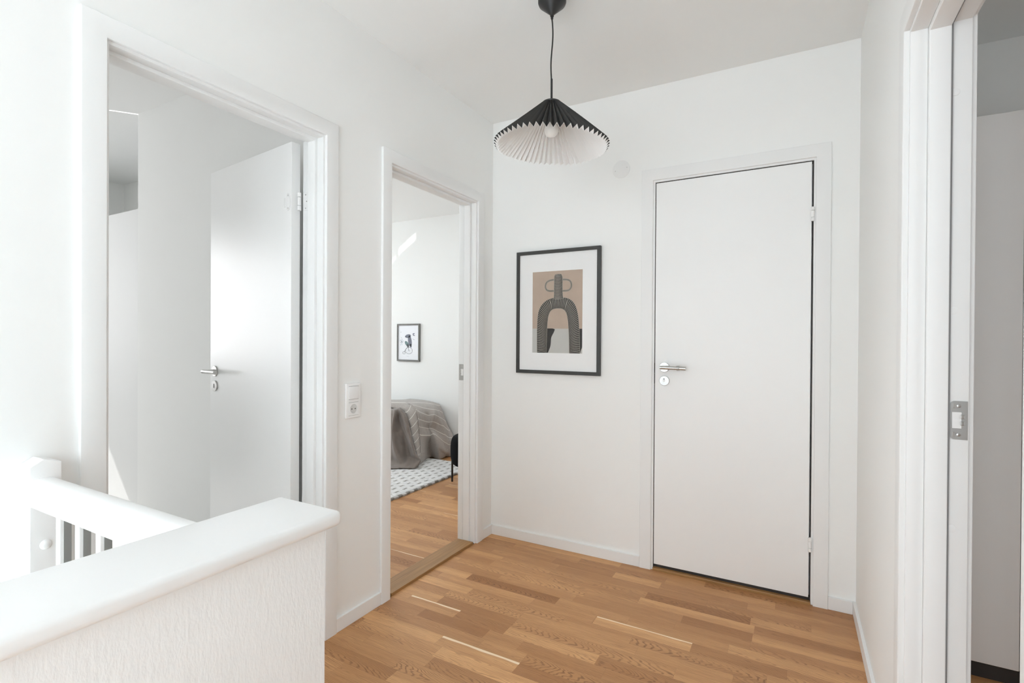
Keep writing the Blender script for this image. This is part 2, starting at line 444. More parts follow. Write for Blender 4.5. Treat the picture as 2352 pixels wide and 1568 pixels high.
# specials: (row index counted from y=-.396, x0, x1, tone, cathedral, sapwood); row k covers [-.396+k*ROW, -.396+(k+1)*ROW]
SP = [(-3, .21, .71, .12, .85, 0), (-4, .919, 1.325, 1.0, .03, .5), (-6, .21, .62, .62, .9, 0), (-8, .08, .363, .7, .1, .7), (-8, .363, .62, .25, .3, 0),
      (-11, .412, .772, .85, .12, .9), (-4, .609, .915, .55, .06, 0), (-9, .72, 1.07, .35, .1, 0), (-8, 1.022, 1.5, .3, .8, 0), (-13, .467, .9, .4, .5, 0),
      (-13, .15, .467, .66, .1, 0), (-14, .366, .72, .6, .7, 0), (-14, -.02, .366, .6, .1, 0), (-1, .46, .8, .7, .7, 0), (-8, .62, 1.022, .75, .3, 0),
      (-10, .772, 1.2, .4, .8, 0), (5, .3, .857, .9, .05, 0), (3, .86, 1.1, .95, .03, 0), (-7, .62, 1.3, .55, .75, 0), (-5, 1.1, 1.6, .5, .8, 0), (-5, .3, .8, .5, .75, 0)]
strip_floor('floor', [(0, W, -2.26, 0), (.83, W, YR, -2.26)], specials=SP)
strip_floor('floor_bedroom', [(-4.6, -T, -1.03, 1.8)], yref=-.37)
struct('floor_room', BX(-3.6, -T, -4.2, -.46, -.0119, -.0005), mat('pale floor tile', (.62, .615, .60, 1), .4, var=.04, bscale=8))
strip_floor('floor_closet', [(W + T, 4.5, -3.5, .32)], yref=-.33)
bm = bmesh.new()
for b_ in ((-4.72, 0, -4.32, -2.26, -.14, -.012), (-4.72, 0, -2.26, 1.92, -.14, -.012), (0, 4.62, -2.26, 1.92, -.14, -.012), (.95, 4.62, -4.82, -2.26, -.14, -.012)): box(bm, *b_)
struct('floor_slab', bm, M['rubber'])

# ------------------------------------------------------------------ doors
def disc(mp, u, w, z, r, th, seg=36, bev=.001):
    """a round plate on a wall, facing the hall (towards negative w)."""
    bm = bmesh.new()
    c = Vector(mp(u, w, z)); ax = Vector(mp(u, w - 1, z)) - c
    lathe(bm, c, ax, [(0, 0), (0, r), (th - bev, r), (th, r - bev), (th, 0)], seg)
    return fix(bm)
def casing(parent, mp, u0, u1, zt, z0=0.0):
    bm = bmesh.new()
    uprofile(bm, mp, u0, u1, zt, 0, .060, -.014, 0.0, z0, bev=.0025)
    return obj('casing', bm, M['trim'], parent, smooth_=True)
def open_frame(parent, mp, u0, u1, zt):
    bm = bmesh.new()
    uprofile(bm, mp, u0, u1, zt, -.009, .0115, -.001, .035, 0, bev=.0015)
    obj('lining', bm, M['trim'], parent, smooth_=True)
    bm = bmesh.new()
    uprofile(bm, mp, u0, u1, zt, -.021, .0115, .0352, .079, 0, bev=.0028)
    uprofile(bm, mp, u0, u1, zt, -.008, .0115, .0792, T + .001, 0, bev=.0012)
    obj('door_frame', bm, M['trim'], parent, smooth_=True)
    bm = bmesh.new()
    uprofile(bm, mp, u0, u1, zt, .004, .064, T, T + .013, 0, bev=.0025)
    obj('casing', bm, M['trim'], parent, smooth_=True)
    # dark rubber seal in the rebate
    bm = bmesh.new()
    uprofile(bm, mp, u0, u1, zt, -.013, -.009, .0793, .0835, 0)
    obj('seal', bm, M['rubber'], parent)
def mbox(bm, mp, u0, u1, w0, w1, z0, z1, bev=0, seg=2, mi=0):
    a = mp(u0, w0, z0); b = mp(u1, w1, z1)
    return box(bm, a[0], b[0], a[1], b[1], a[2], b[2], bev, seg, mi)
def strike(parent, mp, us, d, w0, w1, z0, z1):
    """zinc strike plate on a jamb surface at u=us; d=+1/-1 is the direction out of the jamb."""
    bm = bmesh.new()
    r = .008
    pts = []
    for cu, cz, a0 in ((w0 + r, z0 + r, PI), (w0 + r, z1 - r, PI / 2)):
        for k in range(7):
            a = a0 + (PI / 2) * k / 6 if a0 == PI else PI - (PI / 2) * k / 6
            pts.append((cu + r * math.cos(a), cz + r * math.sin(a)))
    pts = [(w1, z0)] + [p for p in reversed(pts[:7])] + pts[7:] + [(w1, z1)]
    # keep the outline simple and ordered: bottom-left arc, top-left arc, right side
    out = [(w1, z0)]
    for k in range(7):
        a = 1.5 * PI - (PI / 2) * k / 6; out.append((w0 + r + r * math.cos(a), z0 + r + r * math.sin(a)))
    for k in range(7):
        a = PI - (PI / 2) * k / 6; out.append((w0 + r + r * math.cos(a), z1 - r + r * math.sin(a)))
    out.append((w1, z1))
    lo = [bm.verts.new(mp(us, w, z)) for w, z in out]; hi = [bm.verts.new(mp(us + d * .0018, w, z)) for w, z in out]
    bm.faces.new(lo); bm.faces.new(list(reversed(hi)))
    n = len(out)
    for k in range(n): bm.faces.new((lo[k], lo[(k + 1) % n], hi[(k + 1) % n], hi[k]))
    fix(bm)
    pl = obj('strike_plate', bm, M['zinc'], parent)
    zc = (z0 + z1) / 2; e = us + d * .0019; e2 = us + d * .0026
    bm = bmesh.new(); mbox(bm, mp, e - d * .0004, e2, w0 + .003, w0 + .021, zc - .020, zc + .020, .0003)
    obj('latch_pocket', bm, M['plastic'], pl)
    bm = bmesh.new()
    for dz in (-.011, .005): mbox(bm, mp, e, us + d * .006, w0 + .019, w0 + .027, zc + dz - .001, zc + dz + .009, .001)
    obj('adjusting_tongue', bm, M['steel'], pl)
    for zz in (z0 + .012, z1 - .012):
        bm = bmesh.new()
        c = Vector(mp(e, w0 + .016, zz)); ax = Vector(mp(e + d, w0 + .016, zz)) - c
        lathe(bm, c, ax, [(0, .0045), (.0012, .0042), (.0016, .002), (.0016, 0)], 14); fix(bm)
        obj('screw', bm, M['steel'], pl)
        bm = bmesh.new(); mbox(bm, mp, e, e + d * .0008, w0 + .004, w0 + .009, zz - .006, zz + .006, .0004)
        obj('slot_rib', bm, M['steel'], pl)
    return pl
def lever_handle(parent, P, N, L, name='handle', length=.125, stand=.05, r=.0098):
    """P point on leaf, N outward normal, L lever direction."""
    P, N, L = Vector(P), Vector(N).normalized(), Vector(L).normalized()
    bm = bmesh.new()
    pts = [P + N * .004, P + N * (stand - .002)]
    tube(bm, pts, r * .92, 20)
    tube(bm, [P + N * stand - L * .012, P + N * stand + L * length], r, 24)
    fix(bm)
    return obj(name, bm, M['steel'], parent, smooth_=True)
def rose(parent, P, N, name='rose', r=.026, th=.006):
    P, N = Vector(P), Vector(N).normalized(); bm = bmesh.new()
    lathe(bm, P, N, [(-.0005, 0), (-.0005, r), (th - .0012, r), (th, r - .0012), (th, 0)], 40); fix(bm)
    return obj(name, bm, M['steel'], parent, smooth_=True)

# --- door 1: doorway by the stairs, leaf swung into the room
mp = MAP('left')
d = thing('door_1', (0, (D1[0] + D1[1]) / 2, 0), kind='structure')
casing(d, mp, *D1); open_frame(d, mp, *D1)
bm = bmesh.new(); mbox(bm, mp, D1[0] + .02, D1[1] - .02, .004, T, 0, .018, .003); obj('threshold', bm, M['oak_y'], d)
strike(d, mp, D1[0] + .008, 1, .084, .119, .995, 1.089)
# leaf: built along its own axis then turned
A_ = Vector((-.150, -1.362, 0)); B_ = Vector((-.846, -1.282, 0))
dl = (B_ - A_).normalized(); nl = Vector((dl.y, -dl.x, 0));
if nl.y > 0: nl = -nl           # visible side normal (towards -y)
LW = .715
def leafpt(s, n, z): return A_ + dl * s + nl * n + Vector((0, 0, z))
def lbox(bm, s0, s1, n0, n1, z0, z1, bev=0, seg=2):
    vs = [bm.verts.new(leafpt(s, n, z)) for s in (s0, s1) for n in (n0, n1) for z in (z0, z1)]
    fs = [bm.faces.new([vs[i] for i in q]) for q in ((0, 1, 3, 2), (4, 6, 7, 5), (0, 4, 5, 1), (2, 3, 7, 6), (0, 2, 6, 4), (1, 5, 7, 3))]
    bmesh.ops.recalc_face_normals(bm, faces=fs)
    if bev: bmesh.ops.bevel(bm, geom=list({e for f in fs for e in f.edges}), offset=bev, segments=seg, affect='EDGES', profile=.5)
    return bm
leaf = obj('door_leaf', lbox(bmesh.new(), 0, LW, 0, -.040, .022, 2.050, .0015), mat('satin door lacquer', (.875, .88, .875, 1), .33, spec=.75), d)
HP = leafpt(LW - .052, 0, 1.070)
rose(leaf, HP, nl); lever_handle(leaf, HP, nl, -dl, length=.115, stand=.052)
KP = leafpt(LW - .052, 0, .998)
rose(leaf, KP, nl, 'key_rose')
bm = bmesh.new(); kc = KP + nl * .0062
vs = [bm.verts.new(kc + dl * a + Vector((0, 0, b)) + nl * c) for c in (0, .0006) for a, b in ((-.003, -.010), (.003, -.010), (.003, .010), (-.003, .010))]
for q in ((0, 1, 2, 3), (7, 6, 5, 4), (0, 1, 5, 4), (1, 2, 6, 5), (2, 3, 7, 6), (3, 0, 4, 7)): bm.faces.new([vs[i] for i in q])
obj('keyhole', fix(bm), M['dark'], leaf)
def leaf_hinge(zc):
    # plate on the leaf face near the hinge edge, knuckle and frame plate on the jamb
    bm = bmesh.new()
    lo, hi = [], []
    for k in range(28):
        a = 2 * PI * k / 28
        s = .024 + .017 * math.cos(a); z = zc + .036 * math.sin(a)
        lo.append(bm.verts.new(leafpt(s, .0003, z))); hi.append(bm.verts.new(leafpt(s, .0018, z)))
    bm.faces.new(lo); bm.faces.new(hi)
    for k in range(28): bm.faces.new((lo[k], lo[(k + 1) % 28], hi[(k + 1) % 28], hi[k]))
    fix(bm)
    hg = obj('hinge', bm, M['plastic'], d)
    bm = lbox(bmesh.new(), .036, .050, .0003, .003, zc - .019, zc + .019, .0004)
    obj('hinge_wing', bm, M['plastic'], hg)
    kx, ky = -.128, -1.341
    for z0, z1, r in ((zc + .019, zc + .036, .0078), (zc - .016, zc + .017, .0074), (zc - .037, zc - .018, .0078)):
        bm = bmesh.new(); lathe(bm, (kx, ky, z0), (0, 0, 1), [(0, 0), (0, r), (z1 - z0, r), (z1 - z0, 0)], 20); fix(bm)
        obj('hinge_knuckle', bm, M['plastic'], hg, smooth_=True)
    ys = D1[1] - .0085
    bm = bmesh.new(); mbox(bm, mp, ys, ys - .0012, .091, T - .002, zc - .037, zc + .037, .0004)
    obj('hinge_plate', bm, M['plastic'], hg)
    for dz, dx in ((.028, 0), (0, .006), (-.028, 0)):
        bm = bmesh.new(); lathe(bm, (-(.103 - dx), ys - .0012, zc + dz), (0, -1, 0), [(0, .0028), (.0008, .0024), (.0008, 0)], 12); fix(bm)
        obj('screw', bm, M['zinc'], hg)
    for dz in (.026, -.026):
        P = leafpt(.022, .0018, zc + dz); bm = bmesh.new(); lathe(bm, P, nl, [(0, .0032), (.0008, .0028), (.0008, 0)], 12); fix(bm)
        obj('screw', bm, M['zinc'], hg)
leaf_hinge(1.803); leaf_hinge(.30)

# --- door 2: doorway to the bedroom
d = thing('door_2', (0, (D2[0] + D2[1]) / 2, 0), kind='structure')
casing(d, mp, *D2); open_frame(d, mp, *D2)
bm = bmesh.new()
mbox(bm, mp, D2[0] + .0215, D2[1] - .0215, .000, .078, -.01, .014, .002)
mbox(bm, mp, D2[0] + .0085, D2[1] - .0085, .0785, .124, -.01, .007, .002)
obj('threshold', bm, M['oak_y'], d)
strike(d, mp, D2[1] - .008, -1, .084, .119, .982, 1.080)

# --- door 3: doorway in the right wall
mp = MAP('right')
d = thing('door_3', (W, (D3[0] + D3[1]) / 2, 0), kind='structure')
casing(d, mp, *D3); open_frame(d, mp, *D3)
bm = bmesh.new(); mbox(bm, mp, D3[0] + .0215, D3[1] - .0215, .000, .124, -.01, .014, .002); obj('threshold', bm, M['oak_y'], d)
strike(d, mp, D3[1] - .008, -1, .0855, .1185, .995, 1.090)
for zz in (1.854, 1.313, .772):
    bm = bmesh.new(); lathe(bm, (W + .089, D3[1] - .008, zz), (0, -1, 0), [(0, .0095), (.0008, .0092), (.0014, .006), (.0016, 0)], 24); fix(bm)
    obj('screw_cap', bm, M['trim'], d, smooth_=True)

# --- door 4: closed door in the back wall
mp = MAP('back')
d = thing('door_4', ((D4[0] + D4[1]) / 2, 0, 0), kind='structure')
casing(d, mp, *D4)
bm = bmesh.new()
uprofile(bm, mp, *D4, -.0095, .0115, -.002, .046, 0, bev=.0012)
uprofile(bm, mp, *D4, -.026, .0115, .0462, T, 0, bev=.001)
obj('door_frame', bm, M['trim'], d, smooth_=True)
bm = bmesh.new(); uprofile(bm, mp, *D4, -.0135, -.0098, .006, .0458, 0); obj('seal', bm, M['gap'], d)
leaf = obj('door_leaf', BX(1.0255, 1.7465, .002, .042, .030, 2.0765, .0012), M['leaf'], d)
bm = bmesh.new(); box(bm, 1.022, 1.754, -.012, .0325, -.01, .013, .002); box(bm, 1.022, 1.754, .033, T, -.01, .024, .001)
obj('threshold', bm, M['oak_x'], d)
bm = bmesh.new(); box(bm, 1.0222, 1.7538, .012, .033, .0132, .0275, 0); obj('sill_seal', bm, M['gap'], d)
HP = Vector((1.0755, .002, 1.091))
rose(leaf, HP, (0, -1, 0)); lever_handle(leaf, HP, (0, -1, 0), (1, 0, -.02), length=.118, stand=.050, r=.0095)
bm = bmesh.new(); lathe(bm, (1.148, -.048, 1.0897), (1, 0, .05), [(0, .0095), (0, .0128), (.004, .0138), (.009, .013), (.013, .0138), (.014, .0095)], 22); fix(bm)
obj('handle_ring', bm, M['zinc'], leaf, smooth_=True)
rz = rose(leaf, (1.0755, .002, 1.019), (0, -1, 0), 'lock_rose')
bm = bmesh.new(); lathe(bm, (1.0745, -.004, 1.019), (0, -1, 0), [(0, .0062), (.0012, .006), (.0016, .0045), (.0016, 0)], 20); fix(bm); obj('turn_knob', bm, M['plastic'], leaf)
bm = BX(1.0705, 1.0785, -.0052, -.0038, 1.0268, 1.0305); obj('indicator', bm, M['dark'], leaf)
bm = bmesh.new(); box(bm, 1.0226, 1.0251, -.0012, .01, 1.058, 1.112); box(bm, 1.0226, 1.0251, -.0012, .01, 1.002, 1.055); obj('latch_edge', bm, M['gap'], d)
for zc in (1.828, .282):
    hg = None
    for z0, z1, r in ((zc + .017, zc + .033, .0082), (zc - .015, zc + .0155, .0076), (zc - .033, zc - .0165, .0082)):
        bm = bmesh.new(); lathe(bm, (1.7505, -.0085, z0), (0, 0, 1), [(0, 0), (0, r - .001), (.001, r), (z1 - z0 - .001, r), (z1 - z0, r - .001), (z1 - z0, 0)], 20); fix(bm)
        if hg is None: hg = obj('hinge', bm, M['plastic'], d, smooth_=True)
        else: obj('hinge_knuckle', bm, M['plastic'], hg, smooth_=True)

# ------------------------------------------------------------------ baseboards
def baseboard(name, x0, x1, y0, y1):
    return struct(name, BX(x0, x1, y0, y1, 0, .058, .0015), M['trim'])
baseboard('baseboard_left', 0, .012, D1[1] + .0605, D2[0] - .0605)
baseboard('baseboard_left', 0, .012, D2[1] + .0605, 0)
baseboard('baseboard_back', .0125, D4[0] - .0605, -.012, 0)
baseboard('baseboard_back', D4[1] + .0605, W - .0125, -.012, 0)
baseboard('baseboard_right', W - .012, W, D3[1] + .0605, 0)
baseboard('baseboard_right', W - .012, W, YR, D3[0] - .0605)
baseboard('baseboard_bedroom', -4.6, -T, 1.788, 1.8)

# ------------------------------------------------------------------ half wall and railing
hw = struct('wall_stair', BX(.832, .950, YR, -2.132, -.02, .9035), M['plaster'])
bm = bmesh.new(); box(bm, .806, .974, YR, -2.114, .903, .930, .009, 4)
obj('wall_cap', bm, M['cap'], hw, smooth_=True, label='smooth white wooden capping board')

ra = thing('stair_railing', (.4, -2.222, 0), 'white wooden stair railing with chamfered newel post against the left wall', 'railing')
bm = bmesh.new()
x0, x1, y0, y1, zt = .001, .062, -2.252, -2.190, .918
vs = [bm.verts.new(p) for p in ((x0, y0, -.2), (x1, y0, -.2), (x1, y1, -.2), (x0, y1, -.2), (x0, y0, zt), (x1, y0, zt), (x1, y1, zt), (x0, y1, zt),
      (x0, y0 + .026, zt + .016), (x1, y0 + .026, zt + .016), (x1, y1, zt + .004), (x0, y1, zt + .004))]
for q in ((0, 1, 2, 3), (0, 4, 5, 1), (4, 8, 9, 5), (8, 11, 10, 9), (1, 5, 6, 2), (5, 9, 10, 6), (3, 2, 6, 7), (7, 6, 10, 11), (0, 3, 7, 4), (4, 7, 11, 8)): bm.faces.new([vs[i] for i in q])
fix(bm); bmesh.ops.bevel(bm, geom=list(bm.edges), offset=.0015, segments=2, affect='EDGES', profile=.5)
post = obj('newel_post', bm, M['cap'], ra)
bm = bmesh.new(); lathe(bm, (.0615, -2.221, .722), (1, 0, 0), [(0, .0125), (.003, .0115), (.0055, .008), (.0065, .003), (.0068, 0)], 24); fix(bm)
obj('bolt_cover', bm, M['plastic'], post, smooth_=True)
# handrail: rounded-top profile swept along x
bm = bmesh.new()
prof = [(-2.250, .822), (-2.198, .822)]
yc, zc, hwd = -2.224, .862, .026
for k in range(13):
    a = PI * k / 12
    prof.append((yc + hwd * math.copysign(abs(math.cos(a)) ** .6, math.cos(a)), zc + .026 * math.sin(a) ** .75))
ra_, rb_ = [], []
for (y, z) in prof: ra_.append(bm.verts.new((.0622, y, z))); rb_.append(bm.verts.new((.832, y, z)))
n = len(prof)
for k in range(n): bm.faces.new((ra_[k], ra_[(k + 1) % n], rb_[(k + 1) % n], rb_[k]))
bm.faces.new(ra_); bm.faces.new(rb_); fix(bm)
obj('handrail', bm, M['cap'], ra, smooth_=True)
for k in range(7):
    bx = .170 + .098 * k
    if bx > .80: break
    b = obj('baluster', BX(bx - .010, bx + .010, -2.236, -2.212, .05, .823, .002), M['cap'], ra)
    obj('shade_strip', BX(bx + .0095, bx + .0112, -2.228, -2.2135, .06, .82, 0), M['grey_strip'], b)  # grey strip: the baluster's shaded side put in as colour
obj('bottom_rail', BX(.0622, .832, -2.246, -2.202, .0, .05, .003), M['cap'], ra)
# landing nosing and steps
struct('trim_1', BX(0, .832, -2.262, -2.18, -.03, .0005, .003), M['cap'])
bm = bmesh.new()
for k in range(6): box(bm, 0, .83, -2.52 - .25 * k, -2.262 - .25 * k, -1.3, -.19 * (k + 1))
struct('floor_stairs', bm, M['cap'])

# ------------------------------------------------------------------ switch and socket
mp = MAP('left')
s = thing('switch_plate', (0, -1.170, .966), 'white double wall plate with light switch above a round power socket', 'switch')
bm = bmesh.new(); box(bm, 0.0002, .0105, -1.2115, -1.1285, .891, 1.041, .003, 3)
obj('frame_plate', bm, M['plastic'], s, smooth_=True)
bm = bmesh.new(); box(bm, .0105, .0135, -1.1975, -1.1425, .9725, 1.0275, .0012)
rk = obj('rocker', bm, M['plastic'], s, smooth_=True)
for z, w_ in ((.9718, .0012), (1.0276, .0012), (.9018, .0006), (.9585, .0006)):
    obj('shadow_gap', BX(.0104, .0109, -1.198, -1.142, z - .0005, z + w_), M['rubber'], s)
bm = bmesh.new(); lathe(bm, (.0035, -1.170, .930), (1, 0, 0), [(.000, 0), (.000, .0165), (.0, .0185), (.0075, .0205), (.0085, .0225), (.0075, .0225)], 40); fix(bm)
bm2 = bmesh.new()
# square insert with a round well: ring of quads from circle to square
N = 40; inner, outer, deep = [], [], []
for k in range(N):
    a = 2 * PI * k / N; c, sn = math.cos(a), math.sin(a); q = .0275 / max(abs(c), abs(sn))
    inner.append(bm2.verts.new((.0122, -1.170 + .0205 * c, .930 + .0205 * sn)))
    outer.append(bm2.verts.new((.0122, -1.170 + q * c, .930 + q * sn)))
    deep.append((bm2.verts.new((.0122 - .0010, -1.170 + q * c, .930 + q * sn))))
for k in range(N):
    k2 = (k + 1) % N
    bm2.faces.new((inner[k], inner[k2], outer[k2], outer[k])); bm2.faces.new((outer[k], outer[k2], deep[k2], deep[k]))
fix(bm2); obj('socket_insert', bm2, M['plastic'], s)
bm.free()
bm = bmesh.new(); lathe(bm, (.0106, -1.170, .930), (1, 0, 0), [(.0001, 0), (.0001, .0185), (.0016, .0205)], 40); fix(bm)
well = obj('socket_well', bm, mat('socket well plastic', (.6, .6, .59, 1), .4), s)
for dy in (-.0095, .0095):
    bm = bmesh.new(); lathe(bm, (.0107, -1.170 + dy, .930), (1, 0, 0), [(.0, .0028), (.0004, .0026), (.0004, 0)], 14); obj('contact_hole', fix(bm), M['dark'], well)

# blank cover disc on the back wall
c_ = thing('blank_cover', (.833, 0, 2.181), 'flat round white junction box cover high on the back wall', 'cover plate')
bm = bmesh.new(); lathe(bm, (.833, 0, 2.181), (0, -1, 0), [(.0001, 0), (.0001, .049), (.003, .049), (.0042, .0475), (.0045, 0)], 56)
obj('disc', fix(bm), M['trim'], c_, smooth_=True)
for dx, dz in ((-.033, -.006), (.033, .006)):
    bm = bmesh.new(); lathe(bm, (.833 + dx, -.0044, 2.181 + dz), (0, -1, 0), [(0, .0022), (.0006, .002), (.0006, 0)], 12); obj('screw', fix(bm), M['zinc'], c_)

# ------------------------------------------------------------------ pendant lamp
LX, LY = .842, -.95
RX = .832
pl = thing('pendant_lamp', (LX, LY, 2.6), 'black pleated paper pendant lamp with white inside and opal bulb', 'lamp')
bm = bmesh.new(); lathe(bm, (LX, LY, 2.6), (0, 0, -1), [(0.0005, 0), (.0005, .053), (.001, .055), (.050, .055), (.058, .052), (.098, .008), (.100, .0065), (.100, 0)], 48)
obj('canopy', fix(bm), M['blackm'], pl, smooth_=True)
bm = bmesh.new(); lathe(bm, (LX, LY, 2.502), (0, 0, -1), [(0, .0075), (.006, .0075), (.007, .0055), (.016, .005), (.017, 0)], 20)
obj('cord_grip', fix(bm), M['blackm'], pl, smooth_=True)
bm = bmesh.new()
cp = []
for k in range(25):
    t = k / 24; z = 2.486 + (2.250 - 2.486) * t
    cp.append((LX + .0035 * math.sin(t * 2 * PI * 1.0) * (1 - t * .3), LY + .002 * math.sin(t * 5), z))
tube(bm, cp, .0027, 10); obj('cord', fix(bm), M['cord'], pl, smooth_=True)
TOPZ, RIMZ = 2.157, 1.990
bm = bmesh.new(); tube(bm, [(LX, LY, 2.252), (LX, LY, TOPZ + .002)], .0043, 14); obj('stem', fix(bm), M['blackm'], pl, smooth_=True)
# pleated shade : outer black skin + white inner skin, joined round the edge
NP = 58
bm = bmesh.new()
rt, rr_ = .034, .219
ax_ = Vector((0, 0, 1))
slope = Vector((rr_ - rt, 0, RIMZ - TOPZ)); L = slope.length; nrm = Vector((-(RIMZ - TOPZ), 0, rr_ - rt)).normalized()   # outward/up normal in (r,z)
def sp(i, t, side, skin):
    a = PI * i / NP + .03
    wob = .0022 * math.sin(a * 3 + 1.0) + .0016 * math.sin(a * 7)
    r = rt + (rr_ - rt) * t; z = TOPZ + (RIMZ - TOPZ) * t
    amp = .0025 + .0066 * t
    off = (amp if side else -amp) + skin
    # cloth edge cut square: outer folds stick out slightly further
    r += nrm.x * off; z += nrm.z * off + wob * t
    tilt = .045 * (r * math.cos(a)) * t
    return Vector((LX + r * math.cos(a), LY + r * math.sin(a), z - tilt))
TS = [0, .12, .35, .65, 1.0]
grid = {}
for skin, mi in ((.0006, 0), (-.0006, 1)):
    for i in range(2 * NP):
        for j, t in enumerate(TS): grid[mi, i, j] = bm.verts.new(sp(i, t, i % 2 == 0, skin))
    for i in range(2 * NP):
        i2 = (i + 1) % (2 * NP)
        for j in range(len(TS) - 1):
            q = [grid[mi, i, j], grid[mi, i2, j], grid[mi, i2, j + 1], grid[mi, i, j + 1]]
            f = bm.faces.new(q if mi == 1 else list(reversed(q))); f.material_index = mi
for i in range(2 * NP):
    i2 = (i + 1) % (2 * NP)
    for j in (0, len(TS) - 1):
        f = bm.faces.new((grid[0, i, j], grid[0, i2, j], grid[1, i2, j], grid[1, i, j])); f.material_index = 1
obj('lamp_shade', bm, [M['shade_out'], M['shade_in']], pl)
bm = bmesh.new(); lathe(bm, (LX, LY, TOPZ), (0, 0, 1), [(-.004, .036), (.001, .0375), (.004, .035), (.0045, 0)], 40); obj('shade_cap', fix(bm), M['blackm'], pl, smooth_=True)
bm = bmesh.new(); lathe(bm, (LX, LY, TOPZ + .001), (0, 0, -1), [(0, .0), (0, .021), (.05, .021), (.066, .0195), (.067, 0)], 28); sk = obj('lamp_socket', fix(bm), mat('white socket', (.8, .8, .79, 1), .3), pl, smooth_=True)
bm = bmesh.new()
pr = [(0, .0), (0, .0135), (.012, .0145)]
for k in range(1, 15):
    a = PI * k / 14; pr.append((.038 - .030 * math.cos(a * .93 + .22), .030 * math.sin(a * .93 + .22)))
pr[-1] = (pr[-1][0], 0)
lathe(bm, (LX, LY, TOPZ - .066 + .001), (0, 0, -1), [(a, b) for a, b in pr], 36); obj('bulb', fix(bm), M['opal'], pl, smooth_=True)

# ------------------------------------------------------------------ pictures
def picture(name, X0, X1, Z0_, Z1_, yw, fw, depth, label, fm, matm):
    t = thing(name, ((X0 + X1) / 2, yw, Z0_), label, 'picture')
    bm = bmesh.new()
    yb, yf = yw - .001, yw - depth
    o = [(X0, Z0_), (X1, Z0_), (X1, Z1_), (X0, Z1_)]; i_ = [(X0 + fw, Z0_ + fw), (X1 - fw, Z0_ + fw), (X1 - fw, Z1_ - fw), (X0 + fw, Z1_ - fw)]
    V = {}
    for a, P in (('o', o), ('i', i_)):
        for b, y in (('f', yf), ('b', yb)):
            for k, (x, z) in enumerate(P): V[a, b, k] = bm.verts.new((x, y, z))
    for k in range(4):
        k2 = (k + 1) % 4
        for q in ((('o', 'f'), ('i', 'f')), (('o', 'b'), ('i', 'b')), (('o', 'f'), ('o', 'b')), (('i', 'f'), ('i', 'b'))):
            bm.faces.new((V[q[0] + (k,)], V[q[0] + (k2,)], V[q[1] + (k2,)], V[q[1] + (k,)]))
    fix(bm); bmesh.ops.bevel(bm, geom=[e for e in bm.edges], offset=.0008, segments=1, affect='EDGES')
    obj('picture_frame', bm, fm, t)
    ym = yf + .009
    obj('mount_board', BX(X0 + fw - .002, X1 - fw + .002, ym, ym + .003, Z0_ + fw - .002, Z1_ - fw + .002), matm, t)
    obj('glass_pane', BX(X0 + fw - .001, X1 - fw + .001, yf + .003, yf + .005, Z0_ + fw - .001, Z1_ - fw + .001), M['glass'], t)
    return t, ym
def flat(bm, pts, y, mi):
    vs = [bm.verts.new((x, y, z)) for x, z in pts]
    f = bm.faces.new(vs); f.material_index = mi; f.normal_update()
    if f.normal.y > 0: f.normal_flip()
    return f
def resample(P, n):
    P = [Vector(p) for p in P]
    L = [0]
    for a, b in zip(P, P[1:]): L.append(L[-1] + (b - a).length)
    out = []
    for i in range(n):
        s = L[-1] * i / (n - 1); k = 0
        while k < len(L) - 2 and L[k + 1] < s: k += 1
        t = (s - L[k]) / max(1e-9, L[k + 1] - L[k]); out.append(P[k].lerp(P[k + 1], min(1, t)))
    return out
def smoothpath(P, it=2, closed=False):
    P = [Vector(p) for p in P]
    for _ in range(it):
        Q = [] if closed else [P[0]]
        rng = range(len(P)) if closed else range(len(P) - 1)
        for i in rng:
            a, b = P[i], P[(i + 1) % len(P)]
            Q += [a.lerp(b, .25), a.lerp(b, .75)]
        if not closed: Q.append(P[-1])
        P = Q
    return P

t, ym = picture('framed_print', .186, .7235, 1.030, 1.7665, 0, .0205, .022, 'black framed abstract print of a striped arched figure on tan, hung on the back wall', M['frame'], M['mat'])
# print coordinates taken from the picture: (px,py) inside the quad
TL, TR, BL, BR = (97, 168), (877, 125), (88, 1422), (865, 1443)
PX0, PX1, PZ0, PZ1 = .2935, .6145, 1.155, 1.640
def pr_(p):
    x, y = p; tt = (y - 150) / 1280
    for _ in range(6):
        xl = TL[0] + (BL[0] - TL[0]) * tt; xr = TR[0] + (BR[0] - TR[0]) * tt; s_ = (x - xl) / (xr - xl)
        yt = TL[1] + (TR[1] - TL[1]) * s_; yb = BL[1] + (BR[1] - BL[1]) * s_; tt = (y - yt) / (yb - yt)
    # perspective foreshortening along x is mild here
    s2_ = s_ + .03 * s_ * (1 - s_) * 4 * .35
    s2_ = min(1, max(0, s2_)); tt = min(1, max(0, tt))
    return Vector((PX0 + (PX1 - PX0) * s2_, PZ1 + (PZ0 - PZ1) * tt))
bm = bmesh.new()
e = .00025
y = ym - e
flat(bm, [pr_(p) for p in ((97, 168), (877, 125), (867, 1055), (91, 1047))], y, 0)
flat(bm, [pr_(p) for p in ((91, 1047), (867, 1055), (865, 1443), (88, 1422))], y, 1)
y -= e
flat(bm, [pr_(p) for p in smoothpath([(300, 1046), (443, 1048), (436, 1090), (395, 1165), (382, 1200), (380, 1270), (372, 1330), (345, 1400), (333, 1428), (300, 1426)], 1)], y, 2)
flat(bm, [pr_(p) for p in ((815, 1055), (866, 1055), (865, 1345), (848, 1385), (832, 1443), (815, 1442))], y, 2)
def ribbon(outer, inner, n, y, mi):
    a, b = resample(outer, n), resample(inner, n)
    for i in range(n - 1): flat(bm, [a[i], a[i + 1], b[i + 1], b[i]], y, mi)
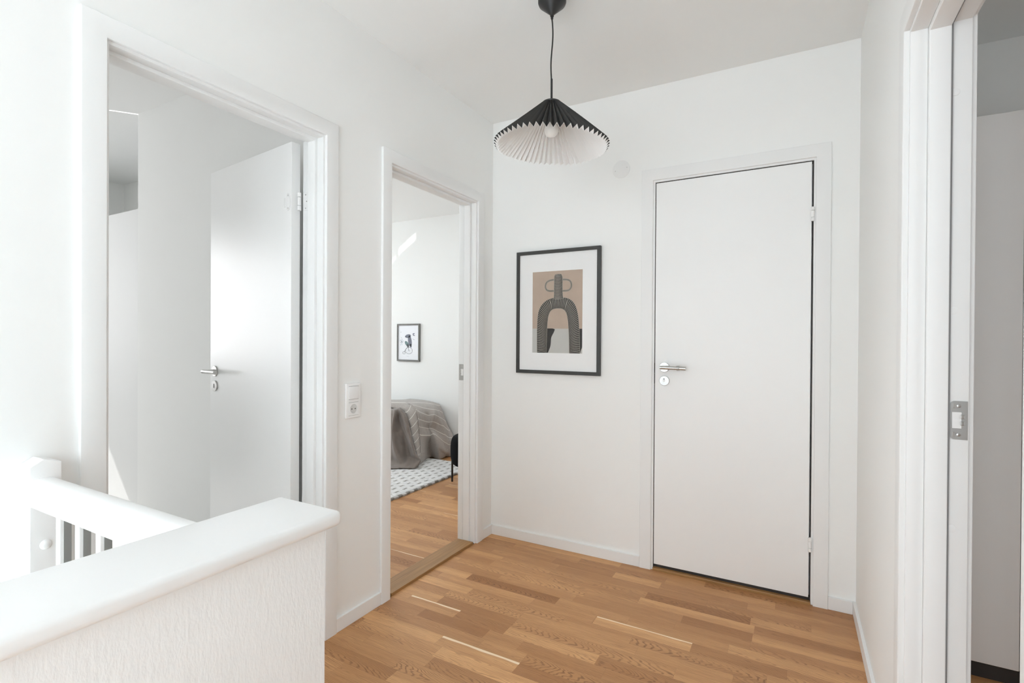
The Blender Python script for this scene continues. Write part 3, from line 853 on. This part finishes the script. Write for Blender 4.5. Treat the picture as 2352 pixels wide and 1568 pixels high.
def stripes(outer, inner, n, y, mi, wd, bulge):
    a, b = resample(outer, n * 4 + 1), resample(inner, n * 4 + 1)
    for i in range(n):
        k = i * 4 + 2
        A, B = a[k], b[k]; tdir = ((a[k + 2] - a[k - 2]) + (b[k + 2] - b[k - 2])).normalized()
        m_ = 9; P = []
        bl = bulge(i / n) if callable(bulge) else bulge
        for j in range(m_ + 1):
            q = j / m_; c = A.lerp(B, q) + tdir * bl * 4 * q * (1 - q)
            P.append(c)
        for j in range(m_):
            w0 = wd * (.55 + .45 * math.sin(PI * j / m_ + .4)); w1 = wd * (.55 + .45 * math.sin(PI * (j + 1) / m_ + .4))
            flat(bm, [P[j] + tdir * w0, P[j + 1] + tdir * w1, P[j + 1] - tdir * w1, P[j] - tdir * w0], y, mi)
outer = [pr_(p) for p in smoothpath([(163, 1426), (162, 1050), (172, 860), (192, 755), (240, 670), (310, 605), (400, 570), (500, 556), (590, 562), (665, 582), (725, 625), (775, 710), (803, 820), (822, 1000), (828, 1443)], 2)]
inner = [pr_(p) for p in smoothpath([(306, 1426), (322, 1040), (338, 860), (368, 785), (400, 752), (450, 737), (500, 735), (545, 737), (590, 757), (622, 805), (642, 890), (652, 1010), (662, 1180), (664, 1442)], 2)]
ribbon([p for p in outer], [p for p in inner], 120, y - e, 3)
# thin cream outlines
def outline(path, wd, y, mi, closed=False):
    P = resample(path, 90)
    for i in range(len(P) - 1):
        tt_ = (P[min(i + 2, len(P) - 1)] - P[max(i - 1, 0)]).normalized(); nn = Vector((-tt_.y, tt_.x)) * wd
        flat(bm, [P[i] + nn, P[i + 1] + nn, P[i + 1] - nn, P[i] - nn], y, mi)
outline(outer, .0006, y - 2 * e, 4); outline(inner, .0006, y - 2 * e, 4)
stripes(outer, inner, 74, y - 3 * e, 4, .00115, lambda q: (.006 if q < .42 else (-.006 if q > .58 else 0)) )
# head
hl = [pr_(p) for p in smoothpath([(418, 590), (430, 560), (432, 400), (434, 250), (442, 212), (462, 200)], 1)]
hr = [pr_(p) for p in smoothpath([(584, 578), (568, 550), (564, 400), (566, 250), (556, 212), (540, 197)], 1)]
ribbon(hl, hr, 40, y - 4 * e, 3)
outline(hl, .0006, y - 5 * e, 4); outline(hr, .0006, y - 5 * e, 4); outline([hl[-1], hr[-1]], .0005, y - 5 * e, 4)
stripes(hl, hr, 22, y - 6 * e, 4, .00115, -.0042)
# ear loops
for pts in ([(432, 285), (360, 296), (310, 330), (293, 385), (305, 435), (345, 462), (432, 460)], [(566, 284), (640, 284), (690, 310), (704, 365), (694, 420), (655, 458), (566, 460)]):
    P = resample([pr_(p) for p in smoothpath(pts, 2)], 60)
    for i in range(59):
        tt_ = (P[min(i + 2, 59)] - P[max(i - 1, 0)]).normalized(); nn = Vector((-tt_.y, tt_.x)) * .0050
        for w_, yy, mi in ((1.18, y - e, 4), (1.0, y - 1.6 * e, 3)):
            flat(bm, [P[i] + nn * w_, P[i + 1] + nn * w_, P[i + 1] - nn * w_, P[i] - nn * w_], yy, mi)
        q = P[i].lerp(P[i + 1], .4)
        flat(bm, [P[i] + nn, q + nn, q - nn, P[i] - nn], y - 2.2 * e, 4)
# pencil signature under the print
for k in range(14):
    x = .578 + .0022 * k
    flat(bm, [(x, 1.1455 + .0015 * math.sin(k * 2.2)), (x + .0022, 1.1455 + .0015 * math.sin((k + 1) * 2.2)), (x + .0022, 1.1461 + .0015 * math.sin((k + 1) * 2.2)), (x, 1.1461 + .0015 * math.sin(k * 2.2))], y, 5)
obj('art_print', bm, [M['tan'], M['pgrey'], M['pblack'], M['pdark'], M['pline'], M['inkpale']], t)

t, ym = picture('framed_print', -2.384, -2.048, .971, 1.4045, 1.8, .018, .022, 'small grey framed drawing of a bird-like animal riding a high-wheel bicycle, on the bedroom wall', M['frame2'], M['paper2'])
bm = bmesh.new()
def p2(x, z): return (-2.384 + .018 + (x - 133) / 151 * .300, 1.4045 - .018 - (z - 100) / 275 * .3975)
def ell(cx, cz, rx, rz, rot, y, mi, n=26, a0=0, a1=2 * PI):
    P = []
    for k in range(n):
        a = a0 + (a1 - a0) * k / (n if a1 - a0 > 6.2 else n - 1); x, z = rx * math.cos(a), rz * math.sin(a)
        P.append(p2(cx + x * math.cos(rot) - z * math.sin(rot), cz + x * math.sin(rot) + z * math.cos(rot)))
    flat(bm, P, y, mi)
def ring(cx, cz, r, wd, y, mi, n=40):
    for k in range(n):
        a, b = 2 * PI * k / n, 2 * PI * (k + 1) / n
        flat(bm, [p2(cx + r * math.cos(a), cz + r * math.sin(a)), p2(cx + r * math.cos(b), cz + r * math.sin(b)), p2(cx + (r - wd) * math.cos(b), cz + (r - wd) * math.sin(b)), p2(cx + (r - wd) * math.cos(a), cz + (r - wd) * math.sin(a))], y, mi)
def seg(x0, z0, x1, z1, wd, y, mi):
    d_ = Vector((x1 - x0, z1 - z0)).normalized(); nx, nz_ = -d_.y * wd, d_.x * wd
    flat(bm, [p2(x0 + nx, z0 + nz_), p2(x1 + nx, z1 + nz_), p2(x1 - nx, z1 - nz_), p2(x0 - nx, z0 - nz_)], y, mi)
y = ym - e
ring(213, 302, 27, 2.4, y, 1); ring(176, 320, 11, 2.2, y, 1)
for k in range(8): seg(213, 302, 213 + 25 * math.cos(k * PI / 4), 302 + 25 * math.sin(k * PI / 4), .35, y, 0)
seg(205, 272, 184, 300, 1.3, y, 1); seg(184, 300, 177, 318, 1.3, y, 1); seg(206, 268, 213, 302, 1.3, y, 1)
ell(220, 226, 14, 44, -.12, y - e, 0); ell(206, 186, 22, 14, -.25, y - e, 0); ell(226, 262, 7, 16, -.2, y - e, 0)
seg(184, 192, 196, 190, 3, y - 2 * e, 1); ell(197, 180, 2, 2, 0, y - 2 * e, 1)
ell(198, 247, 12, 24, -.55, y - 2 * e, 2); ell(205, 262, 8, 14, -.3, y - 3 * e, 1); ell(200, 240, 6, 12, -.5, y - 3 * e, 2)
ell(247, 168, 9, 5, -.5, y, 0); ell(249, 180, 8, 4, .3, y, 0); ell(152, 154, 2.5, 2, 0, y, 0); ell(250, 214, 3.5, 2, .2, y, 0); ell(242, 207, 2, 2, 0, y, 0)
for k in range(16):
    a = k * 2.4; ell(158 + 15 * math.cos(a) * (k / 16), 232 + 34 * math.sin(a) * (k / 16), 4, 3, a, y, 3)
ell(205, 348, 9, 1.2, 0, y, 3)
obj('art_print', bm, [M['inkgrey'], M['inkdark'], M['inkgreen'], M['inkpale']], t)

# ------------------------------------------------------------------ bedroom
rug = bmesh.new()
RX0, RX1, RY0, RY1 = -3.0, -.985, -.45, 1.36
nx, ny = 120, 110
rr = random.Random(3)
top = []
for i in range(nx + 1):
    col = []
    for j in range(ny + 1):
        x = RX0 + (RX1 - RX0) * i / nx; yv = RY0 + (RY1 - RY0) * j / ny
        edge = min(i, nx - i, j, ny - j)
        z = .020 + rr.uniform(-.0016, .0016) - (.006 if edge == 0 else 0)
        if edge == 0: x += rr.uniform(-.005, .005); yv += rr.uniform(-.005, .005)
        col.append(rug.verts.new((x, yv, z)))
    top.append(col)
for i in range(nx):
    for j in range(ny): rug.faces.new((top[i][j], top[i + 1][j], top[i + 1][j + 1], top[i][j + 1]))
bd = [e_ for e_ in rug.edges if len(e_.link_faces) == 1]
ret = bmesh.ops.extrude_edge_only(rug, edges=bd)
for v in [g_ for g_ in ret['geom'] if isinstance(g_, bmesh.types.BMVert)]: v.co.z = .0008
bmesh.ops.recalc_face_normals(rug, faces=rug.faces)
o = obj('area_rug', rug, M['rug'], smooth_=True, loc=(-2, .45, 0))
tag(o, 'off-white wool rug with rows of short grey-brown dashes beside the bed', 'rug')

bed = thing('bed', (-2.6, 1.33, 0), 'low bed with mattress, hidden under grey throws against the far wall', 'bed')
obj('bed_base', BX(-3.72, -1.86, 1.18, 1.76, .10, .28, .02), M['linen'], bed)
obj('mattress', BX(-3.72, -1.84, 1.17, 1.76, .28, .480, .04, 4), M['mattress'], bed, smooth_=True)
for x in (-3.6, -1.95):
    for yv in (1.24, 1.70): obj('leg', BX(x - .03, x + .03, yv - .03, yv + .03, .0215 if yv < 1.3 else .0, .10), M['blackm'], bed)

THROW = [
  [(-2.270, 1.700, 0.531), (-1.916, 1.300, 0.565), (-1.683, 1.140, 0.501), (-1.615, 1.090, 0.433), (-1.577, 1.070, 0.361), (-1.535, 1.050, 0.293), (-1.509, 1.040, 0.228), (-1.480, 1.030, 0.163), (-1.458, 1.020, 0.120), (-1.431, 1.000, 0.111)],
  [(-2.152, 1.740, 0.544), (-1.858, 1.360, 0.557), (-1.713, 1.250, 0.561), (-1.599, 1.190, 0.518), (-1.547, 1.160, 0.440), (-1.519, 1.140, 0.370), (-1.492, 1.120, 0.296), (-1.477, 1.110, 0.208), (-1.466, 1.100, 0.133), (-1.454, 1.090, 0.114)],
  [(-2.047, 1.750, 0.543), (-1.825, 1.500, 0.550), (-1.640, 1.400, 0.510), (-1.593, 1.360, 0.452), (-1.570, 1.340, 0.386), (-1.569, 1.330, 0.322), (-1.540, 1.330, 0.255), (-1.562, 1.340, 0.177), (-1.573, 1.360, 0.099), (-1.571, 1.380, 0.032)],
  [(-1.943, 1.760, 0.539), (-1.709, 1.580, 0.534), (-1.579, 1.460, 0.497), (-1.532, 1.400, 0.455), (-1.530, 1.380, 0.386), (-1.538, 1.370, 0.316), (-1.492, 1.350, 0.267), (-1.456, 1.340, 0.205), (-1.435, 1.350, 0.133), (-1.447, 1.370, 0.088)],
  [(-1.842, 1.770, 0.526), (-1.718, 1.660, 0.513), (-1.631, 1.600, 0.469), (-1.571, 1.570, 0.395), (-1.529, 1.550, 0.318), (-1.501, 1.540, 0.230), (-1.479, 1.530, 0.147), (-1.462, 1.530, 0.082), (-1.457, 1.540, 0.043), (-1.471, 1.550, 0.004)],
  [(-1.772, 1.780, 0.508), (-1.738, 1.750, 0.507), (-1.703, 1.720, 0.495), (-1.632, 1.680, 0.420), (-1.572, 1.650, 0.339), (-1.507, 1.620, 0.257), (-1.455, 1.600, 0.192), (-1.445, 1.590, 0.134), (-1.440, 1.580, 0.060), (-1.432, 1.570, 0.025)],
]
SPREAD = [
  [(-2.041, 1.300, 0.498), (-1.858, 1.100, 0.512), (-1.803, 1.040, 0.458), (-1.784, 1.020, 0.380), (-1.765, 1.000, 0.303), (-1.746, 0.980, 0.227), (-1.727, 0.960, 0.151), (-1.718, 0.950, 0.101), (-1.699, 0.930, 0.053), (-1.582, 0.803, 0.030)],
  [(-1.977, 1.280, 0.508), (-1.782, 1.080, 0.526), (-1.734, 1.020, 0.482), (-1.721, 0.990, 0.411), (-1.709, 0.970, 0.340), (-1.684, 0.950, 0.265), (-1.644, 0.930, 0.193), (-1.600, 0.920, 0.121), (-1.543, 0.910, 0.056), (-1.505, 0.859, 0.030)],
  [(-1.923, 1.270, 0.516), (-1.783, 1.130, 0.525), (-1.741, 1.100, 0.449), (-1.698, 1.080, 0.379), (-1.661, 1.070, 0.313), (-1.623, 1.060, 0.242), (-1.590, 1.050, 0.177), (-1.560, 1.040, 0.117), (-1.536, 1.020, 0.089), (-1.431, 0.898, 0.030)],
  [(-1.880, 1.260, 0.523), (-1.740, 1.110, 0.536), (-1.641, 1.050, 0.475), (-1.579, 1.020, 0.398), (-1.531, 1.000, 0.325), (-1.490, 0.985, 0.252), (-1.454, 0.975, 0.190), (-1.426, 0.970, 0.136), (-1.379, 0.970, 0.090), (-1.387, 0.924, 0.030)],
  [(-1.870, 1.270, 0.520), (-1.748, 1.140, 0.532), (-1.637, 1.090, 0.481), (-1.582, 1.060, 0.413), (-1.553, 1.050, 0.342), (-1.515, 1.035, 0.268), (-1.487, 1.030, 0.197), (-1.448, 1.020, 0.134), (-1.373, 0.990, 0.091), (-1.432, 1.022, 0.030)],
]

def catmull(P, n):
    """smooth interpolation through the points, n samples per span"""
    out = []
    for i in range(len(P) - 1):
        a = P[max(i - 1, 0)]; b = P[i]; c = P[i + 1]; d = P[min(i + 2, len(P) - 1)]
        for k in range(n):
            t = k / n
            out.append(.5 * ((2 * b) + (c - a) * t + (2 * a - 5 * b + 4 * c - d) * t * t + (3 * b - a - 3 * c + d) * t ** 3))
    out.append(P[-1]); return out
from mathutils import noise as mnoise
def cloth(name, table, vals, m, label, cat, wr, nc=14, nr=10, loc=(-1.7, 1.3, 0)):
    cols = [[Vector((*p, v)) if False else (Vector(p), v) for p, v in zip(c, vv)] for c, vv in zip(table, vals)]
    # refine down each column, then across
    fine = []
    for c in cols:
        P = catmull([p for p, v in c], nr); V = []
        for a in range(len(c) - 1):
            for k in range(nr): V.append(c[a][1] + (c[a + 1][1] - c[a][1]) * k / nr)
        V.append(c[-1][1]); fine.append((P, V))
    rows = len(fine[0][0]); G = []
    for r in range(rows):
        P = catmull([f[0][r] for f in fine], nc); V = []
        for a in range(len(fine) - 1):
            for k in range(nc): V.append(fine[a][1][r] + (fine[a + 1][1][r] - fine[a][1][r]) * k / nc)
        V.append(fine[-1][1][r]); G.append((P, V))
    bm = bmesh.new(); uvl = bm.loops.layers.uv.new('cloth'); VV = []; uv = {}
    for r, (P, V) in enumerate(G):
        row = []
        for k, (p, v) in enumerate(zip(P, V)):
            n1 = mnoise.noise(p * 14) * .009 + abs(mnoise.noise(Vector((p.x * 16 + p.z * 7, p.y * 16 - p.z * 5, p.z * 5)))) * -wr * 2.2 + mnoise.noise(Vector((p.x * 30, p.y * 30, p.z * 60))) * .0028 + mnoise.noise(Vector((p.x * 22 + p.z * 18, p.y * 22, p.z * 9))) * wr
            q = p + Vector((.7, -.7, .15)) * n1; q.z = max(q.z, .004 if q.y > 1.36 else .0245)
            b = bm.verts.new(q); row.append(b); uv[b] = (k / nc, v)
        VV.append(row)
    for a, b in zip(VV, VV[1:]):
        for k in range(len(a) - 1): bm.faces.new((a[k], a[k + 1], b[k + 1], b[k]))
    for f in bm.faces:
        for lp in f.loops: lp[uvl].uv = uv[lp.vert]
    fix(bm)
    o = obj(name, bm, m, smooth_=True, loc=loc); tag(o, label, cat)
    md = o.modifiers.new('thickness', 'SOLIDIFY'); md.thickness = .004; md.offset = 0
    return o
# plain bedspread: extend to the left and give a top that lies on the bed
SPREAD = [[(p[0] - 1.0, p[1] + .01, p[2]) for p in SPREAD[0]], [(p[0] - .35, p[1] + .012 * (i_ % 2), p[2]) for i_, p in enumerate(SPREAD[0])]] + SPREAD
SPREAD[4] = [(p[0] + .006, p[1] - .010, p[2]) if 1 <= k <= 8 else p for k, p in enumerate(SPREAD[4])]
cloth('bedspread', SPREAD, [[0] * 10 for _ in SPREAD], M['linen'], 'plain grey-brown linen bedspread hanging to the rug at the near side of the bed', 'bedspread', .009, loc=(-1.9, 1.1, 0))
rows_ = [-.9, 0, 1, 2, 3, 4, 5, 6, 7, 7.5]
plain = [-.9, 0, 1, 2, 3, 4, 5, 5.5, 5.5, 5.5]
a0 = [(p[0] - .42, p[1] + (.02 if k > 0 else 0), min(p[2], .53)) for k, p in enumerate(THROW[0])]
a0 = [(p[0] - (.55 if k < 2 else .25), p[1] + (.12 if k > 1 else 0), max(p[2] - .03, .50 if k < 3 else 0)) for k, p in enumerate(THROW[0])]
g_ = [(p[0] - .13, 1.788, p[2]) for p in THROW[5]]
b2_ = [(p[0] + .012, p[1] + .02, p[2]) for p in THROW[1]]
THROW = [c + [(c[-1][0] - .015, c[-1][1] + (.02 if c[-1][1] > 1.3 else 0), .01)] for c in THROW]
a0 = a0 + [(a0[-1][0], a0[-1][1], .03)]
rows_.append(7.5); plain.append(5.5)
g_ = [(p[0] - .13, 1.788, p[2]) for p in THROW[5]]; b2_ = [(p[0] + .002, p[1] + .003, p[2]) for p in THROW[1]]
T_ = [a0, THROW[0], THROW[1], b2_] + THROW[2:] + [g_]
V_ = [rows_, rows_, rows_, plain, plain, plain, [-.9, 0, 1, 2, 3, 4, 5, 6, 5.5, 5.5, 5.5], [-.9, -.4, 0, 1, 2, 3, 4, 5, 6, 5.5, 5.5], [-.9, -.4, 0, 1, 2, 3, 4, 5, 6, 5.5, 5.5]]
V_ = [[v + .5 for v in r] for r in V_]
cloth('striped_throw', T_, V_, M['striped'], 'taupe throw with thin white stripes draped over the foot of the bed', 'throw', .0045)

st = thing('stool', (-.70, .90, 0), 'black velvet seat with slim black legs standing at the edge of the rug', 'stool')
bm = bmesh.new()
prf = []
for k in range(25):
    a = -PI / 2 + PI * k / 24
    prf.append((.285 + .125 * math.copysign(abs(math.sin(a)) ** .7, math.sin(a)), .155 + .068 * max(0, math.cos(a)) ** .55))
lathe(bm, (-.695, .90, 0), (0, 0, 1), [(prf[0][0], 0)] + prf + [(prf[-1][0] + .004, 0)], 48)
obj('seat', fix(bm), M['black_fabric'], st, smooth_=True)
for a in (200, 110, 290, 20):
    x, yv = -.695 + .215 * math.cos(math.radians(a)), .90 + .215 * math.sin(math.radians(a))
    bm = bmesh.new(); tube(bm, [(x, yv, .0), (x, yv, .25)], .009, 12); obj('leg', fix(bm), M['blackm'], st, smooth_=True)

# ------------------------------------------------------------------ wardrobes
wd = thing('wardrobe', (-2.7, -.81, 0), 'plain white wardrobe seen through the doorway by the stairs', 'wardrobe')
obj('carcass', BX(-3.59, -1.848, -1.128, -.462, 0, 2.018), M['wardrobe'], wd)
for k in range(3):
    a = -1.849 - .58 * k; obj('door', BX(a - .577, a, -1.148, -1.1285, .01, 2.022, .001), M['wardrobe'], wd)
wd = thing('wardrobe', (3.2, 0, 0), 'white wardrobe standing in the unlit room on the right', 'wardrobe')
obj('carcass', BX(2.06, 4.3, -.278, .30, 0, 2.058), M['wardrobe'], wd)
for k in range(5):
    a = 2.06 + (.330 if k else 0) + (.45 * (k - 1) if k > 1 else 0); b = 2.389 if k == 0 else a + .447
    b_ = BX(a + .001, b, -.300, -.2785, .06, 2.062, .0012)
    obj('door', b_, M['wardrobe'], wd)
obj('plinth', BX(2.06, 4.3, -.285, -.2785, 0, .055), M['gap'], wd)

# ------------------------------------------------------------------ windows
def window(name, axis, c, u0, u1, z0, z1, inside, mull=1):
    """frame with sash bars in a wall; axis 'y' = wall plane at y=c, 'x' = wall plane at x=c."""
    t = thing(name, (0, 0, 0), kind='structure')
    def P(u, w, z): return (u, c + w * inside, z) if axis == 'y' else (c + w * inside, u, z)
    def bb(bm, a0, a1, w0, w1, zz0, zz1):
        p, q = P(a0, w0, zz0), P(a1, w1, zz1); box(bm, p[0], q[0], p[1], q[1], p[2], q[2], .002)
    bm = bmesh.new()
    f = .055
    bb(bm, u0, u0 + f, -.09, -.02, z0, z1); bb(bm, u1 - f, u1, -.09, -.02, z0, z1)
    bb(bm, u0 + f, u1 - f, -.09, -.02, z0, z0 + f); bb(bm, u0 + f, u1 - f, -.09, -.02, z1 - f, z1)
    for k in range(mull):
        m_ = u0 + (u1 - u0) * (k + 1) / (mull + 1); bb(bm, m_ - .03, m_ + .03, -.088, -.022, z0 + f, z1 - f)
    obj('window_frame', bm, M['trim'], t)
    bm = bmesh.new(); bb(bm, u0 + f, u1 - f, -.058, -.054, z0 + f, z1 - f); obj('pane', bm, M['glass'], t)
    bm = bmesh.new(); bb(bm, u0 - .02, u1 + .02, -.02, .03, z0 - .022, z0); obj('window_sill', bm, M['trim'], t)
window('window_1', 'y', YR, WR[0], WR[1], WR[2], WR[3], 1, 0)
window('window_added_5', 'y', YR, WS[0], WS[1], WS[2], WS[3], 1, 0)  # unseen window, added for the fill light behind it
window('window_2', 'x', -3.6, W1[0], W1[1], W1[2], W1[3], 1, 1)
window('window_3', 'x', -4.6, W2[0], W2[1], W2[2], W2[3], 1, 1)
window('window_added_4', 'x', 4.5, W3[0], W3[1], W3[2], W3[3], -1, 0)  # unseen window, added to let light into the right room

# ------------------------------------------------------------------ light
wld = bpy.data.worlds.new('sky'); SC.world = wld; wld.use_nodes = True
bg = wld.node_tree.nodes['Background']; bg.inputs['Color'].default_value = (.86, .93, 1.0, 1); bg.inputs['Strength'].default_value = 1.0
def area(name, loc, target, sx, sy, power, color=(1, 1, 1), spread=180):
    l = bpy.data.lights.new(name, 'AREA'); l.shape = 'RECTANGLE'; l.size = sx; l.size_y = sy; l.energy = power; l.color = color
    l.spread = math.radians(spread)
    o = bpy.data.objects.new(name, l); COL.objects.link(o); o.location = loc
    dd = Vector(target) - Vector(loc)
    o.rotation_euler = dd.to_track_quat('-Z', 'Y').to_euler()
    return o
COOL = (.85, .926, .985)
NEUTRAL = (.96, .955, .97)
BEAMS = True
LIGHTS = {
    'stair_window': 14.5, 'corridor_fill': 29.0, 'stair_top_fill': 1.5, 'room_window': 25.0, 'bedroom_window': 42.0, 'bedroom_fill': 15.0, 'closet_fill': 18.0, 'stairwell_fill': 66.0,
}
def lit(name, *a, **k):
    if LIGHTS[name] > 0: area('light_' + name, *a[:4], LIGHTS[name], *a[4:], **k)
lit('stair_window', ((WR[0] + WR[1]) / 2, YR - .2, (WR[2] + WR[3]) / 2), ((WR[0] + WR[1]) / 2, 0, (WR[2] + WR[3]) / 2), .75, 1.45, COOL)
lit('corridor_fill', ((WS[0] + WS[1]) / 2, YR - .2, (WS[2] + WS[3]) / 2), ((WS[0] + WS[1]) / 2, 0, (WS[2] + WS[3]) / 2), .75, 1.95, COOL)  # fill lamp outside the invented corridor window
lit('stair_top_fill', (.40, -3.3, 2.58), (.40, -3.3, 0), .7, 1.4, COOL)  # fill lamp added below the closed ceiling, no skylight there
lit('stairwell_fill', (.415, -3.5, -1.27), (.415, -3.5, 1), .75, 1.2, COOL)  # unseen upward fill lamp, added to brighten ceiling and walls
lit('room_window', (-3.80, (W1[0] + W1[1]) / 2, (W1[2] + W1[3]) / 2), (0, (W1[0] + W1[1]) / 2, (W1[2] + W1[3]) / 2), 1.2, 1.25, NEUTRAL)
lit('bedroom_window', (-4.80, (W2[0] + W2[1]) / 2, (W2[2] + W2[3]) / 2), (0, (W2[0] + W2[1]) / 2, (W2[2] + W2[3]) / 2), 1.4, 1.3, COOL)
lit('bedroom_fill', (-1.5, -.25, 2.585), (-1.5, -.25, 0), .9, .5, COOL)  # fill lamp added under the bedroom ceiling, without a fixture
lit('closet_fill', (4.72, (W3[0] + W3[1]) / 2, (W3[2] + W3[3]) / 2), (0, (W3[0] + W3[1]) / 2, (W3[2] + W3[3]) / 2), 1.0, 1.2, COOL)  # fill lamp outside the added window, brightens the right room

def beam(name, target, d, dist, across, sx, sy, power, color=(1, .98, .95)):
    """a narrow lamp hidden in the room, added to throw a sun-like patch."""
    d = Vector(d).normalized(); o = area(name, Vector(target) - d * dist, target, sx, sy, power, color, 1.0)
    z = -d; x = (Vector(across) - d * Vector(across).dot(d)).normalized(); y = z.cross(x)
    mm = Matrix((x, y, z)).transposed().to_4x4(); mm.translation = Vector(target) - d * dist
    o.matrix_world = mm
if BEAMS:
    sl = bpy.data.lights.new('sun', 'SUN'); sl.energy = 3.6; sl.angle = math.radians(.6); sl.color = (1, .98, .95)
    so = bpy.data.objects.new('sun', sl); COL.objects.link(so); so.location = (-6, -4, 6)
    so.rotation_euler = Vector((.8, .3, -.91)).to_track_quat('-Z', 'Y').to_euler()
    beam('glint_lamp_upper', (-2.255, 1.8, 2.33), (.7, .7, .87), 1.3, (.7, -.7, 0), .17, .060, .05)  # hidden lamps, added to make the bright patches on the bedroom wall
    beam('glint_lamp_lower', (-2.475, 1.8, 2.15), (.7, .7, 1.15), .9, (.7, -.7, 0), .07, .025, .010)
    beam('glint_lamp_ceiling', (-1.98, -1.31, 2.6), (.5, .62, .8), .7, (-.096, -.119, 0), .30, .012, .02)  # hidden lamp, added to make the bright streak on the ceiling

# ------------------------------------------------------------------ camera
cam = bpy.data.cameras.new('camera'); co = bpy.data.objects.new('camera', cam); COL.objects.link(co)
F = Vector((-0.48487872, 0.87456676, -0.0050599)); Rv = Vector((0.87454774, 0.4849027, 0.00596886)); U = Vector((-0.00767373, 0.00153094, 0.99996938))
m = Matrix(((Rv.x, U.x, -F.x, 1.6741067), (Rv.y, U.y, -F.y, -2.7575356), (Rv.z, U.z, -F.z, 1.23677596), (0, 0, 0, 1)))
co.matrix_world = m
cam.sensor_width = 36; cam.sensor_fit = 'HORIZONTAL'; cam.lens = 1163.895 / 2352 * 36
cam.clip_start = .01
SC.camera = co
SC.view_settings.view_transform = 'Standard'; SC.view_settings.look = 'None'; SC.view_settings.gamma = 1
SC.view_settings.use_curve_mapping = False
SC.view_settings.exposure = 0.24
cy = SC.cycles
cy.use_denoising = True
cy.max_bounces = 10; cy.diffuse_bounces = 9; cy.glossy_bounces = 3; cy.transparent_max_bounces = 8
cy.use_adaptive_sampling = True; cy.adaptive_threshold = .12; cy.adaptive_min_samples = 24
cy.caustics_reflective = False; cy.caustics_refractive = False
cy.sample_clamp_indirect = 6
